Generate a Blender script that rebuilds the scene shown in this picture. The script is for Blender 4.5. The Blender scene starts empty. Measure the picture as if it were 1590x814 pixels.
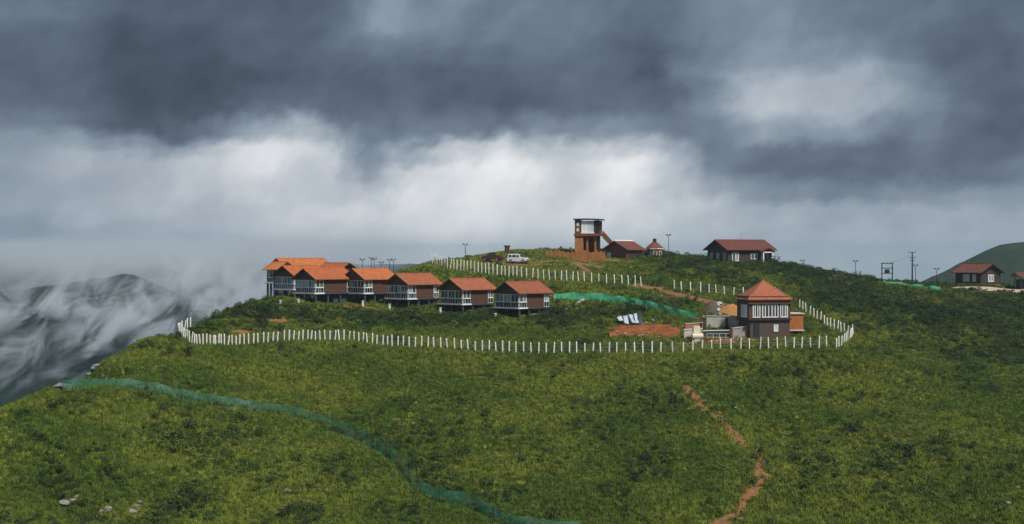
import bpy, bmesh, math, random
import numpy as np
from mathutils import Vector, Matrix

random.seed(7)
rng = np.random.default_rng(11)
S = bpy.context.scene
COL = S.collection
R = math.radians

# ------------------------------------------------------------------ camera
FPX = 2184.0            # focal length in photograph pixels (photo 1590 x 814)
HOR = 395.0             # row of the eye-level horizon
cam_d = bpy.data.cameras.new('camera')
cam_d.sensor_width = 36.0
cam_d.lens = 36.0 * FPX / 1590.0
cam_d.shift_y = -(407.0 - HOR) / 1590.0
cam_d.clip_start = 0.5
cam_d.clip_end = 30000.0
cam = bpy.data.objects.new('camera', cam_d)
COL.objects.link(cam)
cam.location = (0, 0, 0)
cam.rotation_euler = (R(90), 0, 0)
S.camera = cam

# ------------------------------------------------------------------ node helper
class NT:
    def __init__(s, tree):
        s.t = tree; s.n = tree.nodes; s.l = tree.links
    def new(s, typ, **kw):
        n = s.n.new(typ)
        for k, v in kw.items(): setattr(n, k, v)
        return n
    def put(s, sock, v):
        if isinstance(v, bpy.types.NodeSocket): s.l.new(v, sock)
        elif v is not None:
            if sock.type == 'RGBA' and len(v) == 3: v = (*v, 1)
            sock.default_value = v
    def m(s, op, a, b=None, c=None, clamp=False):
        n = s.new('ShaderNodeMath', operation=op, use_clamp=clamp)
        s.put(n.inputs[0], a)
        if b is not None: s.put(n.inputs[1], b)
        if c is not None: s.put(n.inputs[2], c)
        return n.outputs[0]
    def vm(s, op, a, b=None):
        n = s.new('ShaderNodeVectorMath', operation=op)
        s.put(n.inputs[0], a)
        if b is not None: s.put(n.inputs[1], b)
        return n.outputs['Value'] if op in ('DOT_PRODUCT', 'LENGTH') else n.outputs[0]
    def comb(s, x, y, z):
        n = s.new('ShaderNodeCombineXYZ')
        for i, v in enumerate((x, y, z)): s.put(n.inputs[i], v)
        return n.outputs[0]
    def sep(s, v):
        n = s.new('ShaderNodeSeparateXYZ'); s.put(n.inputs[0], v); return n.outputs
    def noise(s, vec, scale, detail=4, rough=0.5, lac=2.0, dist=0.0, color=False):
        n = s.new('ShaderNodeTexNoise')
        if vec is not None: s.put(n.inputs['Vector'], vec)
        s.put(n.inputs['Scale'], scale); s.put(n.inputs['Detail'], float(detail)); s.put(n.inputs['Roughness'], rough)
        s.put(n.inputs['Lacunarity'], lac); s.put(n.inputs['Distortion'], dist)
        return n.outputs[1] if color else n.outputs[0]
    def mix(s, f, a, b, blend='MIX'):
        n = s.new('ShaderNodeMix', data_type='RGBA', blend_type=blend)
        s.put(n.inputs[0], f); s.put(n.inputs[6], a); s.put(n.inputs[7], b)
        return n.outputs[2]
    def ramp(s, f, stops, interp='LINEAR'):
        n = s.new('ShaderNodeValToRGB'); r = n.color_ramp; r.interpolation = interp
        while len(r.elements) < len(stops): r.elements.new(0.5)
        for e, (p, c) in zip(r.elements, stops):
            e.position = p; e.color = (*c, 1) if len(c) == 3 else c
        s.put(n.inputs[0], f); return n.outputs[0]
    def rng(s, v, a, b, c=0.0, d=1.0, smooth=True):
        n = s.new('ShaderNodeMapRange', interpolation_type='SMOOTHSTEP' if smooth else 'LINEAR')
        for i, x in enumerate((v, a, b, c, d)): s.put(n.inputs[i], x)
        return n.outputs[0]

# ------------------------------------------------------------------ world: storm clouds over a Nishita sky
SUN_EL, SUN_AZ = 52.0, 140.0        # azimuth clockwise from +Y (view direction): behind the camera, to the right
W = bpy.data.worlds.new('World'); S.world = W; W.use_nodes = True
def build_world():
    t = NT(W.node_tree); t.n.clear()
    out = t.new('ShaderNodeOutputWorld'); bg = t.new('ShaderNodeBackground')
    t.l.new(bg.outputs[0], out.inputs[0])
    sky = t.new('ShaderNodeTexSky', sky_type='NISHITA', sun_disc=False)
    sky.sun_elevation = R(SUN_EL); sky.sun_rotation = R(SUN_AZ)
    sky.air_density = 1.5; sky.dust_density = 3.0
    d = t.new('ShaderNodeTexCoord').outputs['Generated']
    x, y, z = t.sep(d)
    az = t.m('ARCTAN2', x, y); el = t.m('ARCSINE', z)
    U = t.m('MULTIPLY', az, FPX); V = t.m('MULTIPLY', el, FPX)
    # slanting noise coordinates on the direction sphere (clouds hang in bands, higher bands look larger)
    zz = t.m('MULTIPLY', z, 1.25)
    dn = t.comb(t.m('SUBTRACT', x, t.m('MULTIPLY', z, 0.28)), y, zz)
    w1 = t.noise(dn, 9.0, 4, 0.55, color=True)
    w2 = t.noise(t.vm('ADD', dn, (3.1, 1.7, 5.2)), 30.0, 4, 0.6, color=True)
    a = t.sep(w1); b = t.sep(w2)
    wu = t.m('ADD', t.m('MULTIPLY', t.m('SUBTRACT', a[0], 0.5), 170), t.m('MULTIPLY', t.m('SUBTRACT', b[0], 0.5), 80))
    wv = t.m('ADD', t.m('MULTIPLY', t.m('SUBTRACT', a[1], 0.5), 90), t.m('MULTIPLY', t.m('SUBTRACT', b[1], 0.5), 55))
    Uw = t.m('ADD', U, wu); Vw = t.m('ADD', V, wv)
    f1 = t.noise(t.vm('ADD', dn, (7.3, 0.4, 2.2)), 7.0, 7, 0.56)
    f3 = t.noise(t.vm('ADD', dn, (1.3, 8.4, 4.2)), 18.0, 8, 0.56, dist=0.35)
    f2 = t.noise(t.comb(t.m('SUBTRACT', t.m('MULTIPLY', x, 1.0), t.m('MULTIPLY', z, 0.55)), y, t.m('MULTIPLY', z, 0.35)), 26.0, 4, 0.55)
    # cloud tone: rows at fixed heights above the horizon, each a run of tones from side to side (ends carry on round the sky)
    cols = [-60, 50, 200, 300, 430, 500, 560, 620, 700, 780, 870, 960, 1040, 1110, 1200, 1300, 1400, 1480, 1560, 1650]
    rows = [
        (40,  [112,110, 86, 84, 86, 90,110,136,128,112,108, 96,100,118,124,110, 98, 92, 90, 92]),
        (85,  [ 96, 92, 78, 74, 80, 84, 96,112,108,100,104, 84, 78,104,130,124,104, 92, 82, 86]),
        (125, [ 88, 86, 76, 68, 72, 78, 84, 96, 92, 86, 98, 84, 74,108,164,158,122, 96, 80, 84]),
        (165, [ 92, 88, 74, 72, 84, 92, 92, 96, 84, 78, 88, 94, 86,124,172,164,134,100, 80, 82]),
        (205, [110,108, 86,106,150,158,112,104,100, 98,122,128,108,118,140,134,108, 90, 80, 82]),
        (235, [136,138,140,170,204,194,128,150,180,196,176,188,150,108,104,102, 96, 92, 90, 94]),
        (262, [146,148,174,188,202,184,140,192,212,222,190,220,178,116, 94, 90, 94,104,108,108]),
        (300, [150,152,176,186,190,180,178,210,206,204,190,216,176,142,122,116,124,146,138,134]),
        (335, [152,156,172,178,186,190,198,206,204,206,206,212,188,172,160,152,156,162,154,150]),
        (370, [138,144,160,172,180,184,190,196,200,204,206,204,190,178,170,164,164,164,156,152]),
        (400, [130,136,152,164,174,180,186,192,196,200,202,200,190,182,176,172,170,168,160,156]),
    ]
    u01 = t.m('DIVIDE', t.m('ADD', Uw, 900.0), 1800.0)
    B = None
    for j, (ry, tone) in enumerate(rows):
        st_ = []
        for c_, g_ in zip(cols, tone):
            st_.append(((math.atan((c_-795)/FPX)*FPX + 900)/1800, (g_/255,)*3))
        rj = t.ramp(u01, st_, 'EASE')
        if B is None: B = rj
        else:
            va = math.atan((HOR-rows[j-1][0])/FPX)*FPX; vb = math.atan((HOR-ry)/FPX)*FPX
            B = t.mix(t.rng(Vw, va, vb), B, rj)
    bw = t.new('ShaderNodeRGBToBW'); t.put(bw.inputs[0], B); B = bw.outputs[0]
    # higher up the cloud deck goes on as an even grey
    B = t.mix(t.rng(V, 360, 900), B, (0.44, 0.44, 0.44)); bw = t.new('ShaderNodeRGBToBW'); t.put(bw.inputs[0], B); B = bw.outputs[0]
    B = t.m('ADD', B, t.m('MULTIPLY', t.m('SUBTRACT', f1, 0.5), 0.22))
    B = t.m('ADD', B, t.m('MULTIPLY', t.m('SUBTRACT', f3, 0.5), 0.22))
    B = t.m('ADD', B, t.m('MULTIPLY', t.m('MULTIPLY', t.m('SUBTRACT', f2, 0.5), t.rng(B, 0.45, 0.75, 0.03, 0.15)), t.rng(V, 10, 90, 0.5, 1.0)))
    B = t.m('ADD', t.m('MULTIPLY', t.m('SUBTRACT', B, 0.47), 1.16), 0.50)
    # tone (display grey) to light
    c = t.ramp(B, [(0.0, (0.006, 0.009, 0.016)), (0.2, (0.024, 0.033, 0.056)), (0.3, (0.055, 0.075, 0.118)), (0.4, (0.103, 0.134, 0.196)), (0.5, (0.172, 0.216, 0.292)),
                   (0.6, (0.274, 0.328, 0.405)), (0.7, (0.408, 0.460, 0.530)), (0.8, (0.580, 0.620, 0.670)), (0.9, (0.78, 0.80, 0.83)), (1.0, (0.95, 0.96, 0.97))])
    # a little of the clear sky's colour comes through
    skyc = t.vm('MULTIPLY', sky.outputs[0], (0.10, 0.10, 0.10))
    t.put(bg.inputs[0], t.mix(0.05, c, skyc)); bg.inputs[1].default_value = 1.0
build_world()

sun_d = bpy.data.lights.new('sun', 'SUN'); sun_d.energy = 4.2; sun_d.angle = R(8); sun_d.color = (1.0, 0.965, 0.91)
sun = bpy.data.objects.new('sun', sun_d); COL.objects.link(sun)
sv = Vector((math.sin(R(SUN_AZ)) * math.cos(R(SUN_EL)), math.cos(R(SUN_AZ)) * math.cos(R(SUN_EL)), math.sin(R(SUN_EL))))
sun.rotation_euler = sv.to_track_quat('Z', 'Y').to_euler()

S.view_settings.view_transform = 'Standard'; S.view_settings.look = 'None'
S.view_settings.exposure = 0.0; S.view_settings.gamma = 1.0; S.view_settings.use_curve_mapping = False
S.render.engine = 'CYCLES'
S.cycles.use_denoising = True
S.cycles.max_bounces = 5; S.cycles.diffuse_bounces = 2; S.cycles.glossy_bounces = 2
S.cycles.transmission_bounces = 3; S.cycles.transparent_max_bounces = 8; S.cycles.volume_bounces = 2
S.cycles.volume_step_rate = 1.0; S.cycles.volume_max_steps = 96

# ------------------------------------------------------------------ tagging
def tag(o, label=None, cat=None, group=None, kind=None):
    if label: o['label'] = label
    if cat: o['category'] = cat
    if group: o['group'] = group
    if kind: o['kind'] = kind
    return o
def empty(name, loc, rz=0.0):
    o = bpy.data.objects.new(name, None); COL.objects.link(o)
    o.location = loc; o.rotation_euler = (0, 0, rz); o.empty_display_size = 0.3
    return o
def mesh_obj(name, verts, faces, mat, parent=None, smooth=False):
    me = bpy.data.meshes.new(name)
    me.from_pydata([tuple(map(float, v)) for v in verts], [], faces)
    me.update()
    if smooth: me.polygons.foreach_set('use_smooth', [True] * len(me.polygons))
    if mat is not None: me.materials.append(mat)
    o = bpy.data.objects.new(name, me); COL.objects.link(o)
    if parent is not None: o.parent = parent
    return o
class MB:
    """collects faces for ONE mesh object"""
    def __init__(s): s.v = []; s.f = []
    def add(s, vs, fs):
        k = len(s.v); s.v += [tuple(v) for v in vs]; s.f += [tuple(i + k for i in f) for f in fs]; return s
    def box(s, x0, x1, y0, y1, z0, z1):
        v = [(x0,y0,z0),(x1,y0,z0),(x1,y1,z0),(x0,y1,z0),(x0,y0,z1),(x1,y0,z1),(x1,y1,z1),(x0,y1,z1)]
        return s.add(v, [(0,3,2,1),(4,5,6,7),(0,1,5,4),(1,2,6,5),(2,3,7,6),(3,0,4,7)])
    def cyl(s, x, y, z0, z1, r0, r1=None, n=10):
        r1 = r0 if r1 is None else r1
        a = [(math.cos(2*math.pi*i/n), math.sin(2*math.pi*i/n)) for i in range(n)]
        v = [(x+c*r0, y+q*r0, z0) for c, q in a] + [(x+c*r1, y+q*r1, z1) for c, q in a]
        return s.add(v, [(i, (i+1) % n, n+(i+1) % n, n+i) for i in range(n)] + [tuple(range(n))[::-1], tuple(range(n, 2*n))])
    def tube(s, pts, r, n=6, r1=None):
        pts = [Vector(p) for p in pts]; k = len(pts); vs = []
        for i, p in enumerate(pts):
            d = (pts[min(i+1, k-1)] - pts[max(i-1, 0)]).normalized()
            a = d.cross(Vector((0, 0, 1)) if abs(d.z) < 0.9 else Vector((1, 0, 0))).normalized(); b = d.cross(a)
            rr = r if r1 is None else r + (r1 - r) * i / (k - 1)
            vs += [p + (a*math.cos(2*math.pi*j/n) + b*math.sin(2*math.pi*j/n)) * rr for j in range(n)]
        fs = [(i*n+j, i*n+(j+1) % n, (i+1)*n+(j+1) % n, (i+1)*n+j) for i in range(k-1) for j in range(n)]
        return s.add(vs, fs + [tuple(range(n))[::-1], tuple(range((k-1)*n, k*n))])
    def prism(s, poly, axis, a0, a1):
        """poly in the plane normal to axis ('x': (y,z), 'y': (x,z), 'z': (x,y)), extruded a0..a1"""
        def P(p, a): return {'x': (a, p[0], p[1]), 'y': (p[0], a, p[1]), 'z': (p[0], p[1], a)}[axis]
        n = len(poly); v = [P(p, a0) for p in poly] + [P(p, a1) for p in poly]
        return s.add(v, [(i, (i+1) % n, n+(i+1) % n, n+i) for i in range(n)] + [tuple(range(n))[::-1], tuple(range(n, 2*n))])
    def slab(s, quad, t):
        """a sheet of thickness t below four corners"""
        v = list(quad) + [(p[0], p[1], p[2]-t) for p in quad]
        return s.add(v, [(0,1,2,3),(7,6,5,4),(0,4,5,1),(1,5,6,2),(2,6,7,3),(3,7,4,0)])
    def build(s, name, mat, parent=None, smooth=False, bevel=0.0):
        o = mesh_obj(name, s.v, s.f, mat, parent, smooth)
        bm = bmesh.new(); bm.from_mesh(o.data)
        bmesh.ops.recalc_face_normals(bm, faces=bm.faces)
        if bevel > 0:
            bmesh.ops.bevel(bm, geom=list(bm.edges), offset=bevel, segments=2, affect='EDGES', clamp_overlap=True)
        bm.to_mesh(o.data); bm.free()
        return o

# ------------------------------------------------------------------ numpy noise
def _hash(ix, iy, seed):
    h = (ix.astype(np.int64) * 374761393 + iy.astype(np.int64) * 668265263 + seed * 974711) & 0xffffffff
    h = ((h ^ (h >> 13)) * 1274126177) & 0xffffffff
    return ((h ^ (h >> 16)) & 0xffff) / 65535.0
def vnoise(x, y, seed=0):
    x = np.asarray(x, float); y = np.asarray(y, float)
    ix = np.floor(x); iy = np.floor(y); fx = x - ix; fy = y - iy
    fx = fx*fx*fx*(fx*(fx*6-15)+10); fy = fy*fy*fy*(fy*(fy*6-15)+10)
    a = _hash(ix, iy, seed); b = _hash(ix+1, iy, seed); c = _hash(ix, iy+1, seed); d = _hash(ix+1, iy+1, seed)
    return (a*(1-fx)+b*fx)*(1-fy) + (c*(1-fx)+d*fx)*fy - 0.5
def fbm(x, y, octv=4, seed=0, gain=0.5):
    t = 0; g = 1.0; n = 0
    for i in range(octv):
        t = t + g * vnoise(np.asarray(x)*2**i + 17.3*i, np.asarray(y)*2**i - 9.1*i, seed+i); n += g; g *= gain
    return t / n

# ------------------------------------------------------------------ terrain
def at(px, py, D): return Vector(((px-795)/FPX*D, D, -(py-HOR)/FPX*D))
CTRL = [  # photograph column, row, distance
    (-150,830,120),(0,814,138),(200,814,143),(400,814,147),(600,814,150),(795,814,151),(1000,814,151),(1200,814,150),(1400,814,148),(1590,814,146),(1750,814,146),
    (60,720,152),(250,720,163),(500,715,169),(795,710,171),(1100,705,172),(1350,700,172),(1590,700,168),
    (0,645,164),(75,592,178),(150,550,198),(215,524,214),(282,505,231),(340,481,246),(400,464,258),
    (120,640,172),(300,640,184),(500,630,192),(795,625,194),(1100,620,196),(1350,625,196),(1590,640,186),
    (200,575,196),(350,580,204),(600,575,210),(850,575,211),(1100,572,211),(1300,575,209),(1450,580,210),(1590,580,215),
    (305,537,222),(366,538,221),(430,532,224),(480,531,225),(540,530,225),(594,537,221),(674,541,219),(740,546,218),(900,548,217),(1060,547,217),(1160,542,218),(1300,541,217),(1327,522,230),(1240,481,262),
    (400,500,241),(500,505,239),(600,510,237),(720,518,233),(850,525,229),(950,520,230),(1030,524,228),
    (435,471,262),(500,471,261),(570,475,257),(635,481,253),(720,489,248),(806,495,244),(880,482,250),
    (440,452,284),(520,448,288),(600,440,290),(660,430,285),(760,445,272),(860,452,268),
    (671,409,292),(700,418,288),(772,427,281),(836,434,277),(907,438,275),(1000,444.5,272),(1048,451,268),(1125,459,262),(1154,463,259),
    (640,414,300),(740,404,303),(805,409,302),(870,403,308),(900,405,306),(915,397,318),(970,406,309),
    (790,391,327),(860,389,330),(1020,400,318),(1040,394,325),(1090,403,320),(1150,412,312),(1200,415,312),(1250,422,312),(1300,431,311),(1400,441,312),(1460,446,312),(1520,444,317),(1590,455,306),(1560,444,322),
    (930,462,257),(1010,475,250),(1080,490,243),(1000,490,241),(1100,500,236),(1120,482,247),(1145,490,243),(1195,522,226),(1100,524,225),(1260,512,232),
    (1060,425,290),(1150,435,283),(1250,450,282),(1350,470,272),(1400,500,254),(1400,550,228),(1500,480,280),(1500,530,248),(1590,500,272),(1590,545,240),(1700,500,280),(1700,600,225),(1700,700,175),
]
pts = [tuple(at(*c)) for c in CTRL]
# beyond the crest the ground falls away; below the frame it runs down into the gap
for (px, py, D, dd, fall) in [(0,645,164,25,14),(75,592,178,25,14),(150,550,198,26,13),(215,524,214,26,13),(282,505,231,26,13),(340,481,246,26,12),(400,464,258,30,12),
                              (470,455,285,35,9),(560,430,305,40,9),(640,412,305,40,8),(720,398,320,40,7),(790,391,327,40,6),(860,389,330,40,6),(950,391,330,45,7),(1040,394,325,45,7),(1120,405,320,45,7),
                              (1200,413,316,45,7),(1300,430,316,50,7),(1400,440,320,50,7),(1500,444,325,60,6),(1590,446,330,60,6),(1700,450,330,60,6)]:
    p = at(px, py, D); q = at(px, py, D + dd); pts.append((q.x, q.y, p.z - fall))
    if px < 450:
        pts.append((p.x - 22, p.y + 8, p.z - 14)); pts.append((p.x - 45, p.y + 15, p.z - 32))
pts += [(-70, 100, -40), (0, 105, -40), (70, 105, -40), (140, 120, -38), (-110, 130, -50), (170, 200, -22), (190, 300, -12), (0, 450, -45), (-150, 300, -75), (-100, 380, -60), (150, 450, -40)]
PA = np.array(pts)
def _tps_k(r2): return 0.5 * r2 * np.log(np.maximum(r2, 1e-12))
def _solve():
    n = len(PA); X = PA[:, :2] / 100.0
    d2 = ((X[:, None] - X[None]) ** 2).sum(-1)
    K = _tps_k(d2) + np.eye(n) * 0.003
    Pm = np.c_[np.ones(n), X]
    A = np.block([[K, Pm], [Pm.T, np.zeros((3, 3))]])
    return np.linalg.solve(A, np.r_[PA[:, 2], np.zeros(3)])
TW = _solve()
def tps(x, y):
    x = np.asarray(x, float); y = np.asarray(y, float); sh = x.shape
    q = np.c_[x.ravel(), y.ravel()] / 100.0; X = PA[:, :2] / 100.0; out = np.empty(len(q))
    for i in range(0, len(q), 20000):
        c = q[i:i+20000]; d2 = ((c[:, None] - X[None]) ** 2).sum(-1)
        out[i:i+20000] = _tps_k(d2) @ TW[:-3] + TW[-3] + c @ TW[-2:]
    return out.reshape(sh)
VALLEY = -230.0
def ground_z(x, y):
    x = np.asarray(x, float); y = np.asarray(y, float)
    xc = np.clip(x, -150, 190); yc = np.clip(y, 95, 440)
    z = tps(xc, yc)
    out = np.hypot(x - xc, y - yc)
    z = z - 0.45 * out - 0.0016 * np.minimum(out, 300) ** 2
    z = z + 0.9 * fbm(x/22, y/22, 3, 3) + 0.55 * fbm(x/5.5, y/5.5, 3, 8)
    far = VALLEY + 40 * fbm(x/500, y/500, 3, 20)
    return np.maximum(z, far)
def axis(lo, hi, step, ext_lo, ext_hi):
    a = list(np.arange(lo, hi + 1e-6, step)); s = step; v = hi; up = []
    while v < ext_hi: s *= 1.22; v += s; up.append(v)
    s = step; v = lo; dn = []
    while v > ext_lo: s *= 1.22; v -= s; dn.append(v)
    return np.array(dn[::-1] + a + up)
GX = axis(-118, 150, 0.75, -6000, 6000); GY = axis(100, 345, 0.75, -3000, 7000)
GXX, GYY = np.meshgrid(GX, GY)
GZ = ground_z(GXX, GYY)
def hz(x, y):
    """height of the ground sheet (bilinear)"""
    x = np.asarray(x, float); y = np.asarray(y, float)
    i = np.clip(np.searchsorted(GX, x) - 1, 0, len(GX)-2); j = np.clip(np.searchsorted(GY, y) - 1, 0, len(GY)-2)
    fx = (x - GX[i]) / (GX[i+1] - GX[i]); fy = (y - GY[j]) / (GY[j+1] - GY[j])
    return (GZ[j, i]*(1-fx) + GZ[j, i+1]*fx)*(1-fy) + (GZ[j+1, i]*(1-fx) + GZ[j+1, i+1]*fx)*fy
_D = np.arange(112, 420, 0.3)
def gp(px, py, dmax=420):
    """the ground point that the photograph shows at (px, py)"""
    for k in range(60):
        x = (px-795)/FPX*_D; z = -(py-HOR)/FPX*_D; h = hz(x, _D) - z
        idx = np.where(h > 0)[0]
        if len(idx):
            i = idx[0]
            D = _D[i] if i == 0 else _D[i-1] + 0.3 * (-h[i-1]) / (h[i] - h[i-1] + 1e-9)
            p = at(px, py, D); p.z = float(hz(p.x, p.y)); return p
        py += 0.5
    raise RuntimeError('no ground')
def project(x, y, z): return 795 + FPX * x / y, HOR - FPX * z / y

# ------------------------------------------------------------------ materials
def mat(name):
    m = bpy.data.materials.new(name); m.use_nodes = True
    t = NT(m.node_tree); b = t.n['Principled BSDF']
    return m, t, b
def simple(name, col, rough=0.7, spec=0.3, metal=0.0, var=0.15, scale=3.0, bump=0.0, bscale=30.0):
    """plain paint or masonry with uneven tone"""
    m, t, b = mat(name)
    pos = t.new('ShaderNodeTexCoord').outputs['Object']
    n = t.noise(pos, scale, 5, 0.6)
    f = t.rng(n, 0.3, 0.7, 1 - var, 1 + var, False)
    c = t.vm('MULTIPLY', t.comb(*col), t.comb(f, f, f))
    t.put(b.inputs['Base Color'], c)
    b.inputs['Roughness'].default_value = rough; b.inputs['Specular IOR Level'].default_value = spec; b.inputs['Metallic'].default_value = metal
    if bump:
        bp = t.new('ShaderNodeBump'); bp.inputs['Strength'].default_value = bump; bp.inputs['Distance'].default_value = 0.03
        t.put(bp.inputs['Height'], t.noise(pos, bscale, 3)); t.l.new(bp.outputs[0], b.inputs['Normal'])
    return m
def tiled(name, c1, c2, row=0.32, colw=0.24, gloss=0.45, dirt=(0.10, 0.05, 0.03)):
    """clay tile roof: courses and columns from object coordinates, relief by bump"""
    m, t, b = mat(name)
    pos = t.new('ShaderNodeTexCoord').outputs['Object']; x, y, z = t.sep(pos)
    wx = t.m('SINE', t.m('MULTIPLY', x, 2*math.pi/colw)); wy = t.m('FRACT', t.m('DIVIDE', t.m('ADD', t.m('ABSOLUTE', y), t.m('MULTIPLY', z, -0.6)), row))
    h = t.m('ADD', t.m('MULTIPLY', wx, 0.35), wy)
    bp = t.new('ShaderNodeBump'); bp.inputs['Strength'].default_value = 0.55; bp.inputs['Distance'].default_value = 0.05
    t.put(bp.inputs['Height'], h); t.l.new(bp.outputs[0], b.inputs['Normal'])
    n = t.noise(pos, 1.1, 5, 0.65); n2 = t.noise(t.vm('MULTIPLY', pos, (1.0, 0.25, 0.25)), 5.0, 3)
    oi = t.new('ShaderNodeObjectInfo').outputs['Random']
    c = t.mix(t.rng(t.m('ADD', t.m('MULTIPLY', n2, 0.6), t.m('MULTIPLY', oi, 0.4)), 0.25, 0.75), c1, c2)
    c = t.mix(t.rng(n, 0.46, 0.72, 0, 0.75), c, dirt)
    n5 = t.noise(t.vm('MULTIPLY', pos, (3.0, 0.35, 0.35)), 2.2, 4, 0.7); c = t.mix(t.rng(n5, 0.55, 0.75, 0, 0.45), c, dirt)
    t.put(b.inputs['Base Color'], c); b.inputs['Roughness'].default_value = gloss; b.inputs['Specular IOR Level'].default_value = 0.35
    return m
def planked(name, c1, c2, pitch=0.2, rough=0.6):
    """horizontal weatherboard"""
    m, t, b = mat(name)
    pos = t.new('ShaderNodeTexCoord').outputs['Object']; x, y, z = t.sep(pos)
    fr = t.m('FRACT', t.m('DIVIDE', z, pitch)); idx = t.m('FLOOR', t.m('DIVIDE', z, pitch))
    bp = t.new('ShaderNodeBump'); bp.inputs['Strength'].default_value = 0.6; bp.inputs['Distance'].default_value = 0.03
    t.put(bp.inputs['Height'], t.m('SUBTRACT', 1.0, fr)); t.l.new(bp.outputs[0], b.inputs['Normal'])
    wn = t.new('ShaderNodeTexWhiteNoise', noise_dimensions='1D'); t.put(wn.inputs['W'], idx)
    g = t.noise(t.vm('MULTIPLY', pos, (0.6, 0.6, 6.0)), 2.0, 4, 0.6)
    c = t.mix(t.m('ADD', t.m('MULTIPLY', wn.outputs[0], 0.45), t.m('MULTIPLY', g, 0.55), clamp=True), c1, c2)
    t.put(b.inputs['Base Color'], c); b.inputs['Roughness'].default_value = rough; b.inputs['Specular IOR Level'].default_value = 0.3
    return m
def bricked(name, c1, c2, mortar, scale=1.0):
    m, t, b = mat(name)
    pos = t.new('ShaderNodeTexCoord').outputs['Object']; x, y, z = t.sep(pos)
    bt = t.new('ShaderNodeTexBrick'); bt.inputs['Scale'].default_value = 3.0 * scale; bt.inputs['Mortar Size'].default_value = 0.03
    t.put(bt.inputs['Vector'], t.comb(t.m('ADD', x, y), z, 0.0)); t.put(bt.inputs['Color1'], c1); t.put(bt.inputs['Color2'], c2); t.put(bt.inputs['Mortar'], mortar)
    n = t.noise(pos, 1.3, 5, 0.65)
    t.put(b.inputs['Base Color'], t.mix(t.rng(n, 0.45, 0.75, 0, 0.6), bt.outputs[0], tuple(0.35*q for q in c1)))
    b.inputs['Roughness'].default_value = 0.85; return m
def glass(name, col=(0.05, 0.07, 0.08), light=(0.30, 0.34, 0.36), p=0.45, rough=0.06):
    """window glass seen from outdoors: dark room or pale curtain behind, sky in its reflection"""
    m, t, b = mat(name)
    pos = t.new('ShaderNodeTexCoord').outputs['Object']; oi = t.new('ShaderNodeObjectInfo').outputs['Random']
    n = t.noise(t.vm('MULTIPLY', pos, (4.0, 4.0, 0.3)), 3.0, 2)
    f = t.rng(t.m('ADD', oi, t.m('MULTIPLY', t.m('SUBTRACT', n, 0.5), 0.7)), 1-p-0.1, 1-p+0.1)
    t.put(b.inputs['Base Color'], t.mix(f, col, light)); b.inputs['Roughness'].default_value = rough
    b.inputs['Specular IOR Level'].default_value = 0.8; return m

M = {}
M['white'] = simple('white_paint', (0.78, 0.78, 0.74), 0.55, 0.3, var=0.07)
M['post'] = simple('whitewashed_concrete', (0.80, 0.79, 0.72), 0.8, 0.2, var=0.12, scale=2.0)
M['wire'] = simple('galvanised_wire', (0.35, 0.36, 0.36), 0.4, 0.5, 0.8)
M['roof_orange'] = tiled('orange_clay_tile', (0.54, 0.17, 0.045), (0.42, 0.115, 0.034), dirt=(0.20, 0.065, 0.03))
M['roof_warm'] = tiled('weathered_orange_tile', (0.40, 0.125, 0.050), (0.30, 0.09, 0.038), dirt=(0.17, 0.062, 0.036))
M['roof_red'] = tiled('brick_red_tile', (0.21, 0.066, 0.036), (0.14, 0.045, 0.028), dirt=(0.07, 0.035, 0.025))
M['roof_terra'] = tiled('terracotta_tile', (0.42, 0.135, 0.060), (0.34, 0.105, 0.048), dirt=(0.20, 0.07, 0.038))
M['plank'] = planked('brown_weatherboard', (0.070, 0.034, 0.022), (0.110, 0.054, 0.034))
M['plank_dark'] = planked('dark_weatherboard', (0.040, 0.026, 0.021), (0.065, 0.042, 0.034))
M['plank_red'] = planked('maroon_weatherboard', (0.15, 0.043, 0.030), (0.21, 0.064, 0.042))
M['fascia'] = simple('dark_fascia', (0.030, 0.022, 0.020), 0.6)
M['concrete_dark'] = simple('dark_concrete', (0.055, 0.06, 0.066), 0.85, var=0.25, scale=1.5)
M['concrete'] = simple('grey_concrete', (0.30, 0.28, 0.25), 0.9, var=0.25, scale=1.2, bump=0.3)
M['concrete_pale'] = simple('pale_plaster', (0.52, 0.49, 0.43), 0.85, var=0.22, scale=1.0)
M['cream'] = simple('cream_paint', (0.70, 0.62, 0.44), 0.7, var=0.1)
M['glass'] = glass('window_glass')
M['glass_dark'] = glass('dark_window_glass', (0.018, 0.025, 0.03), (0.10, 0.13, 0.14), 0.25)
M['glass_bright'] = glass('sky_lit_glass', (0.55, 0.60, 0.62), (0.78, 0.82, 0.84), 0.6, 0.15)  # sky brightness on the panes painted as a pale base colour
M['iron'] = simple('painted_iron', (0.022, 0.026, 0.03), 0.5, 0.4)
M['brick'] = bricked('orange_brick', (0.50, 0.165, 0.032), (0.38, 0.115, 0.024), (0.40, 0.24, 0.11))
M['plaster_brown'] = simple('brown_plaster', (0.19, 0.068, 0.026), 0.8, var=0.25)
M['plaster_umber'] = simple('umber_plaster', (0.090, 0.058, 0.043), 0.8, var=0.25)
M['plaster_orange'] = simple('orange_brown_plaster', (0.36, 0.12, 0.03), 0.8, var=0.2)
M['rust'] = simple('rusty_brown', (0.10, 0.04, 0.022), 0.8, var=0.3)
M['timber'] = simple('weathered_timber', (0.16, 0.11, 0.075), 0.85, var=0.3)
M['rubber'] = simple('tyre_rubber', (0.015, 0.015, 0.016), 0.85)
M['alloy'] = simple('alloy_rim', (0.5, 0.5, 0.52), 0.35, 0.5, 0.8)
M['car_white'] = simple('white_car_paint', (0.80, 0.80, 0.80), 0.25, 0.5, var=0.03)
M['car_maroon'] = simple('maroon_car_paint', (0.09, 0.018, 0.030), 0.25, 0.5, var=0.05)
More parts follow.
